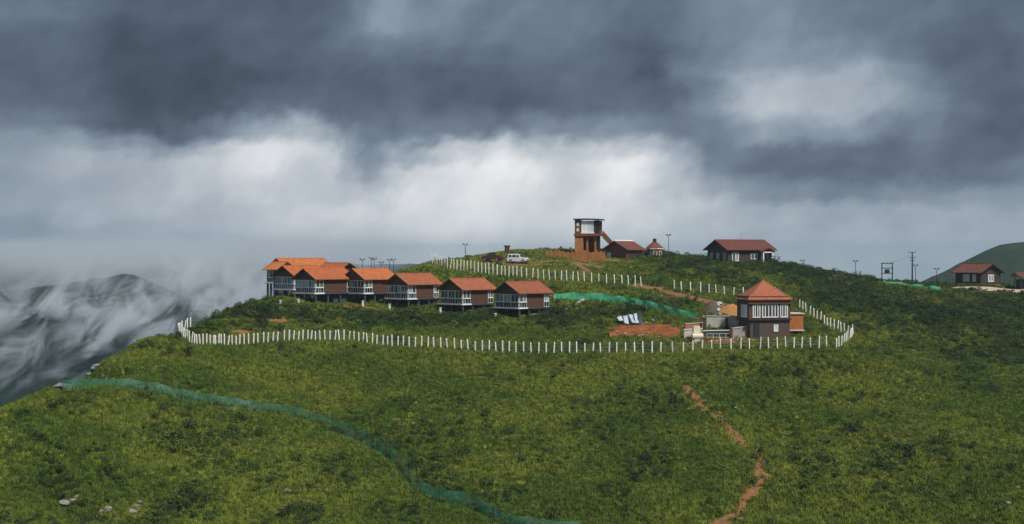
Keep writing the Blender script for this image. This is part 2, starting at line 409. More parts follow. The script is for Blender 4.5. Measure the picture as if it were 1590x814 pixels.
M['car_glass'] = glass('car_glass', (0.012, 0.014, 0.016), (0.03, 0.035, 0.04), 0.2)
M['lens'] = simple('lamp_lens', (0.75, 0.75, 0.72), 0.15, 0.6)
M['lens_red'] = simple('tail_lens', (0.4, 0.02, 0.02), 0.2, 0.6)
M['pink'] = simple('faded_red_plaster', (0.42, 0.15, 0.12), 0.85, var=0.25)
M['tarp_white'] = simple('white_tarpaulin', (0.46, 0.52, 0.60), 0.5, var=0.2)
M['tarp_dark'] = simple('dark_tarpaulin', (0.03, 0.05, 0.07), 0.5)
M['stone'] = simple('pale_limestone', (0.22, 0.205, 0.175), 0.9, var=0.35, scale=4.0, bump=0.6, bscale=8)
M['stone_dark'] = simple('dark_boulder', (0.10, 0.075, 0.055), 0.9, var=0.35, scale=3.0, bump=0.6, bscale=8)

def ground_mat():
    m, t, b = mat('hill_turf')
    p = t.new('ShaderNodeNewGeometry').outputs['Position']
    n1 = t.noise(p, 0.035, 4, 0.55); n2 = t.noise(p, 0.45, 6, 0.65); n3 = t.noise(p, 3.0, 4, 0.6)
    c = t.mix(t.rng(n1, 0.35, 0.65), (0.035, 0.055, 0.012), (0.060, 0.078, 0.016))
    c = t.mix(t.rng(n2, 0.42, 0.66), c, (0.022, 0.037, 0.009))
    c = t.mix(t.rng(t.m('ADD', n2, t.m('MULTIPLY', n3, 0.5)), 0.90, 1.02, 0, 0.5), c, (0.13, 0.085, 0.04))
    t.put(b.inputs['Base Color'], c); b.inputs['Roughness'].default_value = 0.95; b.inputs['Specular IOR Level'].default_value = 0.1
    bp = t.new('ShaderNodeBump'); bp.inputs['Strength'].default_value = 0.9; bp.inputs['Distance'].default_value = 0.2
    t.put(bp.inputs['Height'], t.m('ADD', n2, t.m('MULTIPLY', n3, 0.3))); t.l.new(bp.outputs[0], b.inputs['Normal'])
    return m
M['turf'] = ground_mat()
def soil(name, c1, c2, sc=0.8):
    m, t, b = mat(name)
    p = t.new('ShaderNodeNewGeometry').outputs['Position']
    n = t.noise(p, sc, 6, 0.7); n2 = t.noise(p, 7.0, 4, 0.6)
    t.put(b.inputs['Base Color'], t.mix(t.rng(t.m('ADD', t.m('MULTIPLY', n, 0.7), t.m('MULTIPLY', n2, 0.3)), 0.35, 0.65), c1, c2)); b.inputs['Roughness'].default_value = 0.95
    b.inputs['Specular IOR Level'].default_value = 0.1
    bp = t.new('ShaderNodeBump'); bp.inputs['Strength'].default_value = 0.8; bp.inputs['Distance'].default_value = 0.08
    t.put(bp.inputs['Height'], n2); t.l.new(bp.outputs[0], b.inputs['Normal'])
    return m
M['soil'] = soil('red_soil', (0.34, 0.145, 0.062), (0.16, 0.075, 0.032))
def trail_mat():
    m, t, b = mat('worn_trail')
    p = t.new('ShaderNodeNewGeometry').outputs['Position']
    n = t.noise(p, 0.9, 6, 0.7); n2 = t.noise(p, 5.0, 5, 0.65); n3 = t.noise(t.vm('ADD', p, (5, 9, 2)), 2.2, 4, 0.6)
    c = t.mix(t.rng(n2, 0.38, 0.62), (0.36, 0.155, 0.066), (0.17, 0.078, 0.034)); c = t.mix(t.rng(n3, 0.52, 0.60, 0, 0.85), c, (0.055, 0.07, 0.016)); c = t.mix(t.rng(n, 0.55, 0.7, 0, 0.6), c, (0.38, 0.27, 0.17))
    t.put(b.inputs['Base Color'], c); b.inputs['Roughness'].default_value = 0.95; b.inputs['Specular IOR Level'].default_value = 0.1
    bp = t.new('ShaderNodeBump'); bp.inputs['Strength'].default_value = 1.0; bp.inputs['Distance'].default_value = 0.15
    t.put(bp.inputs['Height'], t.m('ADD', n2, n)); t.l.new(bp.outputs[0], b.inputs['Normal']); return m
M['trail'] = trail_mat()
M['soil_red'] = soil('raw_laterite', (0.32, 0.105, 0.036), (0.13, 0.05, 0.022))
M['track'] = soil('brown_track', (0.25, 0.13, 0.065), (0.16, 0.085, 0.045))
M['sand'] = soil('yellow_sand', (0.42, 0.22, 0.075), (0.32, 0.16, 0.055))
M['paving'] = soil('pale_paving', (0.50, 0.40, 0.30), (0.42, 0.33, 0.25), 0.4)
def leafy(name, c1, c2, c3, trans=0.25):
    m, t, b = mat(name)
    p = t.new('ShaderNodeNewGeometry').outputs['Position']; oi = t.new('ShaderNodeObjectInfo').outputs['Random']
    n1 = t.noise(p, 0.05, 4, 0.55); n2 = t.noise(t.vm('ADD', p, (31.0, 4.0, 9.0)), 0.33, 4, 0.6)
    c = t.mix(t.rng(n1, 0.40, 0.60), c1, c2)
    c = t.mix(t.rng(n2, 0.48, 0.72, 0, 0.8), c, c3)
    f = t.m('ADD', 0.55, t.m('MULTIPLY', oi, 0.9))
    c = t.vm('MULTIPLY', c, t.comb(f, f, t.m('MULTIPLY', f, 0.92)))
    t.put(b.inputs['Base Color'], c); b.inputs['Roughness'].default_value = 0.7; b.inputs['Specular IOR Level'].default_value = 0.15
    up = t.vm('NORMALIZE', t.vm('ADD', t.vm('MULTIPLY', t.new('ShaderNodeNewGeometry').outputs['Normal'], (0.55, 0.55, 0.55)), (0, 0, 0.6))); t.put(b.inputs['Normal'], up)
    tr = t.new('ShaderNodeBsdfTranslucent'); t.put(tr.inputs[0], c)
    mx = t.new('ShaderNodeMixShader'); mx.inputs[0].default_value = trans
    t.l.new(b.outputs[0], mx.inputs[1]); t.l.new(tr.outputs[0], mx.inputs[2])
    t.l.new(mx.outputs[0], t.n['Material Output'].inputs[0])
    return m
M['grass'] = leafy('meadow_grass', (0.084, 0.134, 0.017), (0.166, 0.196, 0.026), (0.058, 0.100, 0.014), 0.3)
M['lawn'] = leafy('yellow_green_grass', (0.24, 0.25, 0.034), (0.19, 0.22, 0.03), (0.14, 0.18, 0.03), 0.3)
M['shrub'] = leafy('shrub_leaves', (0.056, 0.094, 0.016), (0.084, 0.120, 0.020), (0.040, 0.068, 0.014), 0.2)
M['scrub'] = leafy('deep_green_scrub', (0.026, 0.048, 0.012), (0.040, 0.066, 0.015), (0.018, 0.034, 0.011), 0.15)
def far_mat(name, c1, c2, sc):
    m, t, b = mat(name)
    p = t.new('ShaderNodeNewGeometry').outputs['Position']
    n = t.noise(p, sc, 6, 0.65)
    t.put(b.inputs['Base Color'], t.mix(t.rng(n, 0.38, 0.62), c1, c2)); b.inputs['Roughness'].default_value = 1.0; b.inputs['Specular IOR Level'].default_value = 0.0
    bp = t.new('ShaderNodeBump'); bp.inputs['Strength'].default_value = 1.0; bp.inputs['Distance'].default_value = 4.0
    t.put(bp.inputs['Height'], t.noise(p, sc*3, 4, 0.7)); t.l.new(bp.outputs[0], b.inputs['Normal'])
    return m
M['far_wood'] = far_mat('wooded_slope', (0.006, 0.014, 0.013), (0.013, 0.024, 0.018), 0.02)  # blue of the distant haze mixed into the tree colour
M['far_grass'] = far_mat('grassy_far_hill', (0.016, 0.030, 0.014), (0.028, 0.042, 0.018), 0.02)

# ------------------------------------------------------------------ ground sheet
def grid_mesh(name, X, Y, Z, m, smooth=True):
    ny, nx = Z.shape
    v = np.empty((ny*nx, 3)); v[:, 0] = X.ravel(); v[:, 1] = Y.ravel(); v[:, 2] = Z.ravel()
    a = (np.arange(ny-1)[:, None]*nx + np.arange(nx-1)[None]).ravel()
    q = np.c_[a, a+1, a+nx+1, a+nx]
    me = bpy.data.meshes.new(name)
    me.vertices.add(len(v)); me.vertices.foreach_set('co', v.ravel())
    me.loops.add(q.size); me.loops.foreach_set('vertex_index', q.ravel().astype(np.int32))
    me.polygons.add(len(q)); me.polygons.foreach_set('loop_start', (np.arange(len(q))*4).astype(np.int32))
    me.update(calc_edges=True)
    if smooth: me.polygons.foreach_set('use_smooth', np.ones(len(q), bool))
    me.materials.append(m)
    o = bpy.data.objects.new(name, me); COL.objects.link(o); return o
ground = grid_mesh('ground', GXX, GYY, GZ, M['turf'])
tag(ground, 'green grassy hill and the valley floor around it', 'hill', kind='structure')

# ------------------------------------------------------------------ far hills
def ridge(name, prof, D, front, back, label, m, seed, amp, nx=260, ny=120, foot=VALLEY-20, power=1.25):
    """a hill whose crest follows prof [(column, row)] at distance D, sloping to the valley on both sides"""
    pr = np.array(prof, float); xs = np.linspace((pr[0, 0]-795)/FPX*D, (pr[-1, 0]-795)/FPX*D, nx)
    crest = np.interp(xs*FPX/D+795, pr[:, 0], -(pr[:, 1]-HOR)/FPX*D)
    k = np.ones(9)/9; crest = np.convolve(np.pad(crest, 4, mode='edge'), k, 'valid')
    ys = np.r_[np.linspace(D-front, D, ny), np.linspace(D, D+back, 40)[1:]]
    X, Y = np.meshgrid(xs, ys)
    dist = np.where(Y < D, (D-Y)/front, (Y-D)/back)
    Z = crest[None] - (crest[None]-foot) * dist**power
    Z = Z + amp*fbm(X/(amp*7), Y/(amp*7), 5, seed)*(0.12+np.minimum(1, dist*3.0)) + amp*0.10*fbm(X/(amp*0.5), Y/(amp*0.5), 3, seed+9)
    o = grid_mesh(name, X, Y, Z, m); tag(o, label, 'hill', kind='structure'); return o
ridge('wooded_hill', [(-700,520),(-400,490),(-200,470),(-60,462),(20,455),(70,448),(120,440),(160,432),(180,428),(215,428),(232,436),(262,452),(300,465),(340,480),(400,500),(520,530),(800,560)], 900, 420, 500,
      'dark wooded ridge wrapped in mist below the cottages', M['far_wood'], 31, 26)
ridge('distant_range', [(-900,372),(-500,384),(-200,396),(0,402),(70,404),(130,412),(240,410),(330,408),(430,406),(520,408),(700,412),(1000,425)], 2600, 1500, 1500,
      'far blue range fading into low cloud', M['far_wood'], 41, 90, nx=200)
ridge('far_hill', [(1180,540),(1300,495),(1380,458),(1420,442),(1460,424),(1500,404),(1530,389),(1548,381),(1562,378),(1590,376),(1640,374),(1720,372),(1850,372),(2050,385),(2300,420)], 1150, 620, 600,
      'smooth grey green hill behind the last house', M['far_grass'], 51, 14)

# ------------------------------------------------------------------ paths, yards and bare soil draped on the hill
TRIM = []       # (x, y, radius) where only short grass grows
BARE = []       # (polyline in x,y ; half width) where nothing grows
def resample(P, step):
    out = [P[0]]
    for a, b in zip(P, P[1:]):
        n = max(1, int((b-a).length/step))
        out += [a + (b-a)*(i/n) for i in range(1, n+1)]
    return out
def smooth_path(P, it=2):
    for _ in range(it):
        Q = [P[0]]
        for a, b in zip(P, P[1:]): Q += [a*0.75+b*0.25, a*0.25+b*0.75]
        P = Q + [P[-1]]
    return P
def drape(name, pix, width, m, label, cat='path', lift=0.07, rag=0.5, step=0.6, seed=1, bare=True, kind='structure', parent=None):
    P = smooth_path([gp(*p) for p in pix]); P = resample(P, step)
    na = 6; v = []; f = []
    L = 0
    for i, p in enumerate(P):
        d = (P[min(i+1, len(P)-1)] - P[max(i-1, 0)]); d.z = 0; d.normalize(); nrm = Vector((-d.y, d.x, 0))
        w = width(i/(len(P)-1)) if callable(width) else width
        wl = w*0.5*(1 + rag*float(fbm(i*step/2.2, 3.3, 3, seed))*1.6); wr = w*0.5*(1 + rag*float(fbm(i*step/2.2, 9.3, 3, seed+5))*1.6)
        if rag > 0.6: kk = max(0.45, 0.95 + 1.4*float(fbm(i*step/1.6, 7.7, 3, seed+11))); wl *= kk; wr *= kk; w *= kk
        wob = nrm * (rag * w * 0.6 * float(fbm(i*step/4.0, 1.2, 2, seed+8)))
        for k in range(na+1):
            s = k/na; q = p + wob + nrm*(-wl + (wl+wr)*s)
            v.append((q.x, q.y, float(hz(q.x, q.y)) + lift*(1 if 0 < k < na else -0.6)))
        if i: f += [((i-1)*(na+1)+k, (i-1)*(na+1)+k+1, i*(na+1)+k+1, i*(na+1)+k) for k in range(na)]
        if bare: BARE.append((p.x+wob.x, p.y+wob.y, w*0.5*max(0.25, (1-0.45*rag)*(1+1.3*float(fbm(i*step/1.7, 5.0, 2, seed+2))))))
    o = mesh_obj(name, v, f, m, parent, True)
    if parent is None: tag(o, label, cat, kind=kind)
    return o
def patch(name, cx, cy, rx, ry, m, label, cat='soil', lift=0.1, rough=0.35, seed=1, dome=0.0, bare=True, n=26, rings=7, kind='structure', rz=0.0, soft=False):
    """an irregular blob lying on the ground round the photograph point (cx, cy); rx, ry in metres"""
    c = gp(cx, cy); v = [(c.x, c.y, c.z + lift + dome)]; f = []
    for r in range(1, rings+1):
        for k in range(n):
            a = 2*math.pi*k/n; s = r/rings
            w = 1 + rough*2*float(fbm(math.cos(a)*1.3+seed*7, math.sin(a)*1.3, 3, seed))
            dx, dy = math.cos(a)*rx*s*w, math.sin(a)*ry*s*w
            x = c.x + dx*math.cos(rz)-dy*math.sin(rz); y = c.y + dx*math.sin(rz)+dy*math.cos(rz)
            h = dome*(1-s**1.5)*(1+0.5*float(fbm(x*1.3, y*1.3, 3, seed+3)))
            v.append((x, y, float(hz(x, y)) + (lift if r < rings else -0.1) + h))
    f = [(0, 1+k, 1+(k+1) % n) for k in range(n)]
    for r in range(rings-1):
        f += [(1+r*n+k, 1+(r+1)*n+k, 1+(r+1)*n+(k+1) % n, 1+r*n+(k+1) % n) for k in range(n)]
    if bare:
        for k in range(0, n, 1):
            for s in ((0.3, 0.6) if soft else (0.2, 0.5, 0.8)):
                if soft and (k*7) % 5 < 2: continue
                q = v[1+int(s*(rings-1))*n+k]; BARE.append((q[0], q[1], 0.18*min(rx, ry)+0.1))
        BARE.append((c.x, c.y, (0.35 if soft else 0.7)*min(rx, ry)))
    o = mesh_obj(name, v, f, m, None, True); tag(o, label, cat, kind=kind); return o

drape('path', [(1066,598),(1082,618),(1092,636),(1118,652)], 2.5, M['trail'], 'upper bare red trail on the front slope', seed=3, rag=1.0)
drape('path', [(1112,640),(1136,668),(1152,690),(1176,706),(1188,722),(1180,742)], lambda s: 2.7-0.3*s, M['trail'], 'worn red dirt trail on the front slope', seed=4, rag=0.9)
drape('path', [(1185,735),(1168,762),(1150,785),(1128,803),(1112,822)], lambda s: 2.4+0.5*s, M['trail'], 'lower red dirt trail at the foot of the slope', seed=6, rag=0.9)
drape('road', [(820,409),(860,405),(890,407),(915,411),(935,416)], 2.6, M['track'], 'brown vehicle track beside the brick tower', seed=9, rag=0.25)
drape('road', [(893,408),(905,416),(916,423)], 2.2, M['track'], 'short dirt branch below the brick tower', seed=10, rag=0.3)
drape('road', [(985,442),(1010,447),(1040,455),(1075,463),(1110,470),(1135,478)], 3.4, M['track'], 'brown dirt road between the two upper fence rows', seed=12, rag=0.25)
drape('road', [(755,408),(790,411),(825,412),(850,410)], 2.4, M['track'], 'muddy parking track under the cars', seed=13, rag=0.4)
drape('footpath', [(822,489),(845,483),(862,477)], 1.0, M['track'], 'earth footpath beside the last cottage', seed=14, rag=0.2)
drape('steps_path', [(876,482),(890,475),(903,467),(914,460)], 0.9, M['concrete'], 'narrow concrete path climbing to the green netting', seed=15, rag=0.05, lift=0.16)
drape('footpath', [(1255,508),(1272,515),(1290,524),(1304,530)], 0.7, M['track'], 'thin dirt footpath inside the fence corner', seed=16, rag=0.2)
patch('paving', 1535, 449, 9.0, 3.4, M['paving'], 'pale paved yard in front of the last house', 'yard', seed=21, rough=0.15)
patch('paving', 1590, 452, 7.0, 2.6, M['paving'], 'pale paved strip running out beyond the last house', 'yard', seed=22, rough=0.15, lift=0.14)
patch('bare_soil', 985, 515, 4.2, 3.8, M['soil_red'], 'freshly dug red soil by the striped tarpaulin', seed=23, rough=0.75, dome=0.35, soft=True, rings=10, n=40)
patch('bare_soil', 1036, 516, 3.2, 4.2, M['soil_red'], 'red earth cutting beside the yard wall', seed=24, lift=0.14, rough=0.75, dome=0.35, soft=True, rings=10, n=40)
patch('bare_soil', 952, 519, 0.9, 1.6, M['soil_red'], 'small red soil patch behind the fence', seed=25)
patch('bare_soil', 675, 488, 3.6, 1.6, M['soil'], 'bare orange soil below the fifth cottage', seed=26)
patch('bare_soil', 560, 478, 4.2, 1.2, M['soil'], 'strip of bare soil below the fourth cottage', seed=27)
patch('bare_soil', 430, 499, 2.4, 1.6, M['soil'], 'eroded orange soil patch on the shrub slope', seed=28)
patch('bare_soil', 330, 524, 1.4, 0.9, M['soil_red'], 'small red scar inside the fence bend', seed=29)
patch('bare_soil', 376, 516, 1.8, 1.2, M['soil'], 'brown scar above the fence bend', seed=30)
patch('bare_soil', 1000, 447, 6.0, 1.2, M['track'], 'bare cut earth along the upper fence end', seed=31)
patch('bare_soil', 870, 461, 6.5, 1.0, M['track'], 'cut earth bank above the green netting', seed=33)
patch('bare_soil', 920, 404, 7.0, 2.2, M['track'], 'trampled soil in front of the brick tower', seed=34)
patch('bare_soil', 1120, 530, 6.5, 1.6, M['track'], 'brown yard soil in front of the garden walls', seed=35)

# ------------------------------------------------------------------ builders: windows and houses
def window(parent, face, u0, u1, z0, z1, off, cols, fr=0.09, m='glass', sub=None, name='window', sash=None):
    """face: ('x', x0, sgn) or ('y', y0, sgn): wall plane, outward sign; u runs along the wall"""
    ax, w0, sg = face
    def bx(mb, a0, a1, b0, b1, d0, d1):
        lo, hi = sorted((w0 + sg*d0, w0 + sg*d1))
        if ax == 'x': mb.box(lo, hi, a0, a1, b0, b1)
        else: mb.box(a0, a1, lo, hi, b0, b1)
    mb = MB(); d0, d1 = off, off+0.09
    bx(mb, u0, u1, z0, z0+fr, d0, d1); bx(mb, u0, u1, z1-fr, z1, d0, d1)
    us = [u0 + (u1-u0)*i/cols for i in range(cols+1)]
    for i, u in enumerate(us):
        a = u if i == 0 else (u-fr if i == cols else u-fr*0.45)
        b = a + (fr if i in (0, cols) else fr*0.9)
        bx(mb, a, b, z0+fr, z1-fr, d0, d1)
    w = mb.build(name, M['white'], parent)
    for i in range(cols):
        p = MB(); bx(p, us[i]+fr*0.5, us[i+1]-fr*0.5, z0+fr*0.5, z1-fr*0.5, d0-0.01, d0+0.03)
        p.build('pane', M[m], w)
    return w
def gable_body(L, Wd, z0, h, rise):
    p = [(-Wd/2, z0), (Wd/2, z0), (Wd/2, z0+h), (0, z0+h+rise), (-Wd/2, z0+h)]
    return MB().prism(p, 'x', -L/2, L/2)
def gable_roof(parent, L, Wd, ze, rise, over, m, t=0.14, cap=True):
    """two slopes (ridge along x), eaves dropped by the overhang"""
    k = rise/(Wd/2); y = Wd/2+over; ye = ze - k*over + 0.10; zr = ze + rise + 0.10; x = L/2+over
    r = MB(); r.slab([(-x, -y, ye), (x, -y, ye), (x, 0, zr), (-x, 0, zr)], t); r.slab([(-x, 0, zr), (x, 0, zr), (x, y, ye), (-x, y, ye)], t)
    ro = r.build('roof', m, parent)
    if cap: MB().tube([(-x, 0, zr+0.02), (x, 0, zr+0.02)], 0.10, 8).build('ridge_cap', m, ro)
    for sx in (-1, 1):
        b = MB(); xx = sx*(x+0.02); d = 0.03*sx
        b.prism([(-y, ye-0.26), (0, zr-0.26), (y, ye-0.26), (y, ye+0.02), (0, zr+0.02), (-y, ye+0.02)], 'x', xx, xx+d)
        b.build('bargeboard', M['fascia'], ro)
    return ro
def cottage(pc, floor_row, ground_row, rz, label, swap=False, L=7.4, Wd=5.8, h=2.75, depth=None, roofm='roof_orange', group='stilted cottages in a row'):
    """stilted timber cottage; pc = photograph column of its near corner, floor_row / ground_row its rows there"""
    g = gp(pc, ground_row) if depth is None else None
    if g is None:
        g = at(pc, ground_row, depth); g.z = float(hz(g.x, g.y))
    D = g.y; zf = -(floor_row-HOR)/FPX*D
    cx, cy = (-L/2, -Wd/2) if not swap else (L/2, -Wd/2)
    c = Matrix.Rotation(rz, 3, 'Z') @ Vector((cx, cy, 0))
    o = empty('stilt_cottage', (g.x-c.x, g.y-c.y, zf), rz)
    tag(o, label, 'cottage', group)
    rise = 1.55*Wd/5.8
    body = gable_body(L, Wd, 0.12, h, rise).build('wall', M['plank'], o)
    fl = MB().box(-L/2-0.45, L/2+0.1, -Wd/2-0.25, Wd/2+0.25, -0.16, 0.117).build('floor_slab', M['concrete_dark'], o)
    e = MB(); e.box(-L/2-0.50, -L/2-0.453, -Wd/2-0.30, Wd/2+0.30, -0.10, 0.12); e.box(-L/2-0.50, -L/2+1.9, -Wd/2-0.30, -Wd/2-0.253, -0.10, 0.12)
    e.build('deck_edge', M['white'], fl)
    gable_roof(o, L, Wd, 0.12+h, rise, 0.62, M[roofm])
    fx = ('x', -L/2, -1); fy = ('y', -Wd/2, -1); z0, zm, z1 = 0.14, 1.05, 2.42
    # glazed verandah round the gable end, its dark balustrade panels below
    for (u0, u1) in ((-Wd/2+0.02, -0.96), (-0.93, 0.93), (0.96, Wd/2-0.02)):
        window(o, fx, u0, u1, zm, z1, 0.02, 2, 0.085)
        w = window(o, fx, u0, u1, z0, zm-0.02, 0.02, 3, 0.035, 'glass_dark', name='balustrade_panel')
    window(o, fy, -L/2+0.02, -L/2+1.75, zm, z1, 0.02, 2, 0.09); window(o, fy, -L/2+0.02, -L/2+1.75, z0, zm-0.02, 0.02, 3, 0.035, 'glass_dark', name='balustrade_panel')
    if L > 5: window(o, fy, L/2-1.35, L/2-0.1, zm, z1, 0.02, 2, 0.10); window(o, fy, L/2-1.35, L/2-0.1, z0, zm-0.02, 0.02, 2, 0.05, 'glass_dark', name='balustrade_panel')
    sill = MB(); sill.box(-L/2-0.16, -L/2-0.115, -Wd/2-0.12, Wd/2+0.05, zm-0.06, zm+0.04); sill.box(-L/2-0.16, -L/2+1.8, -Wd/2-0.165, -Wd/2-0.12, zm-0.06, zm+0.04)
    sill.build('sill', M['white'], o)
    # stilts run down into the slope
    Rm = Matrix.Rotation(rz, 3, 'Z')
    for i, xx in enumerate((-L/2+0.1, -L/6, L/6, L/2-0.2)):
        for yy in (-Wd/2+0.1, 0.0, Wd/2-0.2):
            w = Rm @ Vector((xx, yy, 0)) + o.location; zg = float(hz(w.x, w.y)) - zf - 0.5
            if zg < -0.25: MB().box(xx-0.15, xx+0.15, yy-0.15, yy+0.15, zg, -0.163).build('stilt', M['concrete_dark'], o)
    w = Rm @ Vector((0, 0, 0)) + o.location; zg = float(hz(w.x, w.y)) - zf - 0.9
    if zg < -0.4: MB().box(0.2, L/2-0.4, -Wd/2+0.5, Wd/2-0.5, zg-1.2, -0.166).build('underfloor_shade', M['concrete_dark'], o)  # dark block added in the open void to paint its shade
    for k in range(12):
        BARE.append((o.location.x+random.uniform(-3, 3), o.location.y+random.uniform(-3, 3), 1.3))
    for k in range(14):
        f_ = (k+0.5)/14; w = Rm @ Vector((-L/2-1.0, -Wd/2+Wd*f_, 0)) + o.location; BARE.append((w.x, w.y, 1.0)); w = Rm @ Vector((-L/2+L*f_, -Wd/2-1.0, 0)) + o.location; BARE.append((w.x, w.y, 1.0))
    return o
q45 = R(45)
cottage(806, 479, 494, R(44), 'stilted orange roofed cottage nearest the green netting, last of the row', roofm='roof_warm')
cottage(718.5, 473, 488, R(44), 'stilted cottage second from the green netting end of the row', roofm='roof_warm')
cottage(634, 464.5, 480, R(45), 'stilted cottage third from the green netting, white window bay', roofm='roof_warm')
cottage(566, 456, 473, R(45), 'stilted cottage standing on tall open columns, fourth from the netting')
cottage(490, 456, 472, R(46), 'broad orange roofed cottage at the front of the crowded far cluster', L=8.6)
cottage(457, 450, 472, R(47), 'cottage half hidden by its neighbour at the far end of the row', depth=266)
cottage(446, 436.5, 462, R(46), 'highest orange roof of the cluster, behind two front cottages', depth=283, L=11.0)
cottage(522, 444, 465, R(-46), 'cottage wedged behind the cluster with only roof and gable showing', swap=True, depth=279, L=7.0)
cottage(431, 439.5, 457, R(-36), 'small cottage at the outer end of the row facing the misty valley', swap=True, depth=274, L=2.9, Wd=4.2)

def marker(px, py, label):
    p = gp(px, py); mb = MB(); mb.box(-0.17, 0.17, -0.17, 0.17, -0.4, 0.95); mb.box(-0.24, 0.24, -0.24, 0.24, 0.951, 1.05)
    o = mb.build('concrete_pillar', M['post'], None, bevel=0.02); o.location = p; tag(o, label, 'pillar', 'white pillars in front of cottages'); return o
for px, py, l in [(435.5,475,'squat white pillar below the outermost cottage of the row'),(463.5,474,'squat white pillar under the crowded cottage cluster'),(563.5,476,'squat white pillar under the fourth cottage from the netting'),
                  (605,481,'squat white pillar beside the third cottage from the netting'),(684,487,'squat white pillar beside the second cottage from the netting'),(769.5,496,'squat white pillar beside the cottage nearest the netting')]:
    marker(px, py, l)

# house with porch on the crest
def crest_house():
    g = at(1130, 407, 314); g.z = -(409-HOR)/FPX*314
    L, Wd, h, rise = 12.0, 8.2, 3.3, 1.9; rz = R(25)
    c = Matrix.Rotation(rz, 3, 'Z') @ Vector((-L/2, -Wd/2, 0))
    o = empty('hill_house', g-c, rz); tag(o, 'dark timber house with red tiled roof and white porch on the crest', 'house')
    gable_body(L, Wd, 0.0, h, rise).build('wall', M['plank_dark'], o)
    MB().box(-L/2-0.15, L/2+0.15, -Wd/2-0.15, Wd/2+0.15, -2.5, -0.003).build('plinth', M['concrete_dark'], o)
    gable_roof(o, L, Wd, h, rise, 0.75, M['roof_red'])
    fx = ('x', -L/2, -1); fy = ('y', -Wd/2, -1)
    for u in (-2.9, -0.2, 2.3): window(o, fx, u-0.55, u+0.55, 0.6, 2.3, 0.01, 2, 0.12)
    window(o, fy, -4.9, -3.1, 0.5, 2.4, 0.01, 2, 0.16); window(o, fy, 0.1, 2.0, 0.9, 2.2, 0.01, 2, 0.12)
    po = empty('porch', (0, 0, 0)); po.parent = o
    x0, x1, y0 = 2.5, 5.2, -Wd/2-1.5
    MB().box(x0, x1, y0, -Wd/2-0.004, -2.0, 0.02).build('porch_step', M['concrete'], po)
    for xx in (x0+0.12, x1-0.12): MB().box(xx-0.14, xx+0.14, y0+0.05, y0+0.33, 0.023, 2.35).build('column', M['white'], po)
    MB().box(x0-0.05, x1+0.05, y0+0.02, y0+0.36, 2.352, 2.6).build('lintel', M['white'], po)
    mid = (x0+x1)/2; r = MB()
    r.slab([(x0-0.6, y0-0.3, 2.62), (mid, y0-0.3, 3.45), (mid, -Wd/2+0.3, 3.45), (x0-0.6, -Wd/2+0.3, 2.62)], 0.1)
    r.slab([(mid, y0-0.3, 3.45), (x1+0.6, y0-0.3, 2.62), (x1+0.6, -Wd/2+0.3, 2.62), (mid, -Wd/2+0.3, 3.45)], 0.1)
    r.build('porch_roof', M['roof_red'], po)
    window(o, fy, x0+0.35, x1-0.35, 0.05, 2.2, 0.01, 2, 0.14, name='door')
    MB().tube([(0.4, 0, h+rise+0.1), (0.4, 0, h+rise+1.6)], 0.03).build('antenna', M['iron'], o)
crest_house()
def last_house():
    D = 318; g = at(1523, 443, D); g.z = -(443.5-HOR)/FPX*D
    L, Wd, h, rise = 7.4, 6.4, 3.15, 1.65; rz = R(-60)
    c = Matrix.Rotation(rz, 3, 'Z') @ Vector((L/2, -Wd/2, 0))
    o = empty('yard_house', g-c, rz); tag(o, 'small dark brown house with red roof beside the pale paved yard', 'house')
    gable_body(L, Wd, 0.0, h, rise).build('wall', M['plank_dark'], o)
    MB().box(-L/2-0.1, L/2+0.1, -Wd/2-0.1, Wd/2+0.1, -1.5, 0.25).build('plinth', M['plaster_brown'], o)
    gable_roof(o, L, Wd, h, rise, 0.7, M['roof_red'])
    fx = ('x', L/2, 1); fy = ('y', -Wd/2, -1)
    window(o, fx, -0.95, 0.95, 0.8, 2.45, 0.01, 2, 0.17); window(o, fy, -1.4, 0.5, 0.8, 2.5, 0.01, 2, 0.14, 'glass_bright'); window(o, fy, 1.35, 2.35, 0.8, 2.5, 0.01, 1, 0.14, 'glass_bright')
last_house()
def edge_shelter():
    D = 312; g = at(1588, 446, D); g.z = float(hz(g.x, g.y))
    o = empty('shelter', g, R(8)); tag(o, 'dark open sided shelter cut by the picture edge', 'shelter')
    for x in (-1.2, 1.5, 4.0):
        for y in (-1.4, 1.4): MB().box(x-0.1, x+0.1, y-0.1, y+0.1, -0.5, 2.9).build('post', M['iron'], o)
    gm = MB(); gm.slab([(-1.9, -2.1, 2.9), (4.6, -2.1, 2.9), (4.6, 0, 3.8), (-1.9, 0, 3.8)], 0.12); gm.slab([(-1.9, 0, 3.8), (4.6, 0, 3.8), (4.6, 2.1, 2.9), (-1.9, 2.1, 2.9)], 0.12)
    gm.build('roof', M['roof_red'], o)
    for z in (0.5, 1.0, 1.5): MB().box(-1.2, 4.0, -1.45, -1.38, z, z+0.12).build('rail', M['iron'], o)
    MB().box(-1.0, 3.9, 0.9, 1.2, -0.4, 2.2).build('back_wall', M['plank_dark'], o)
edge_shelter()
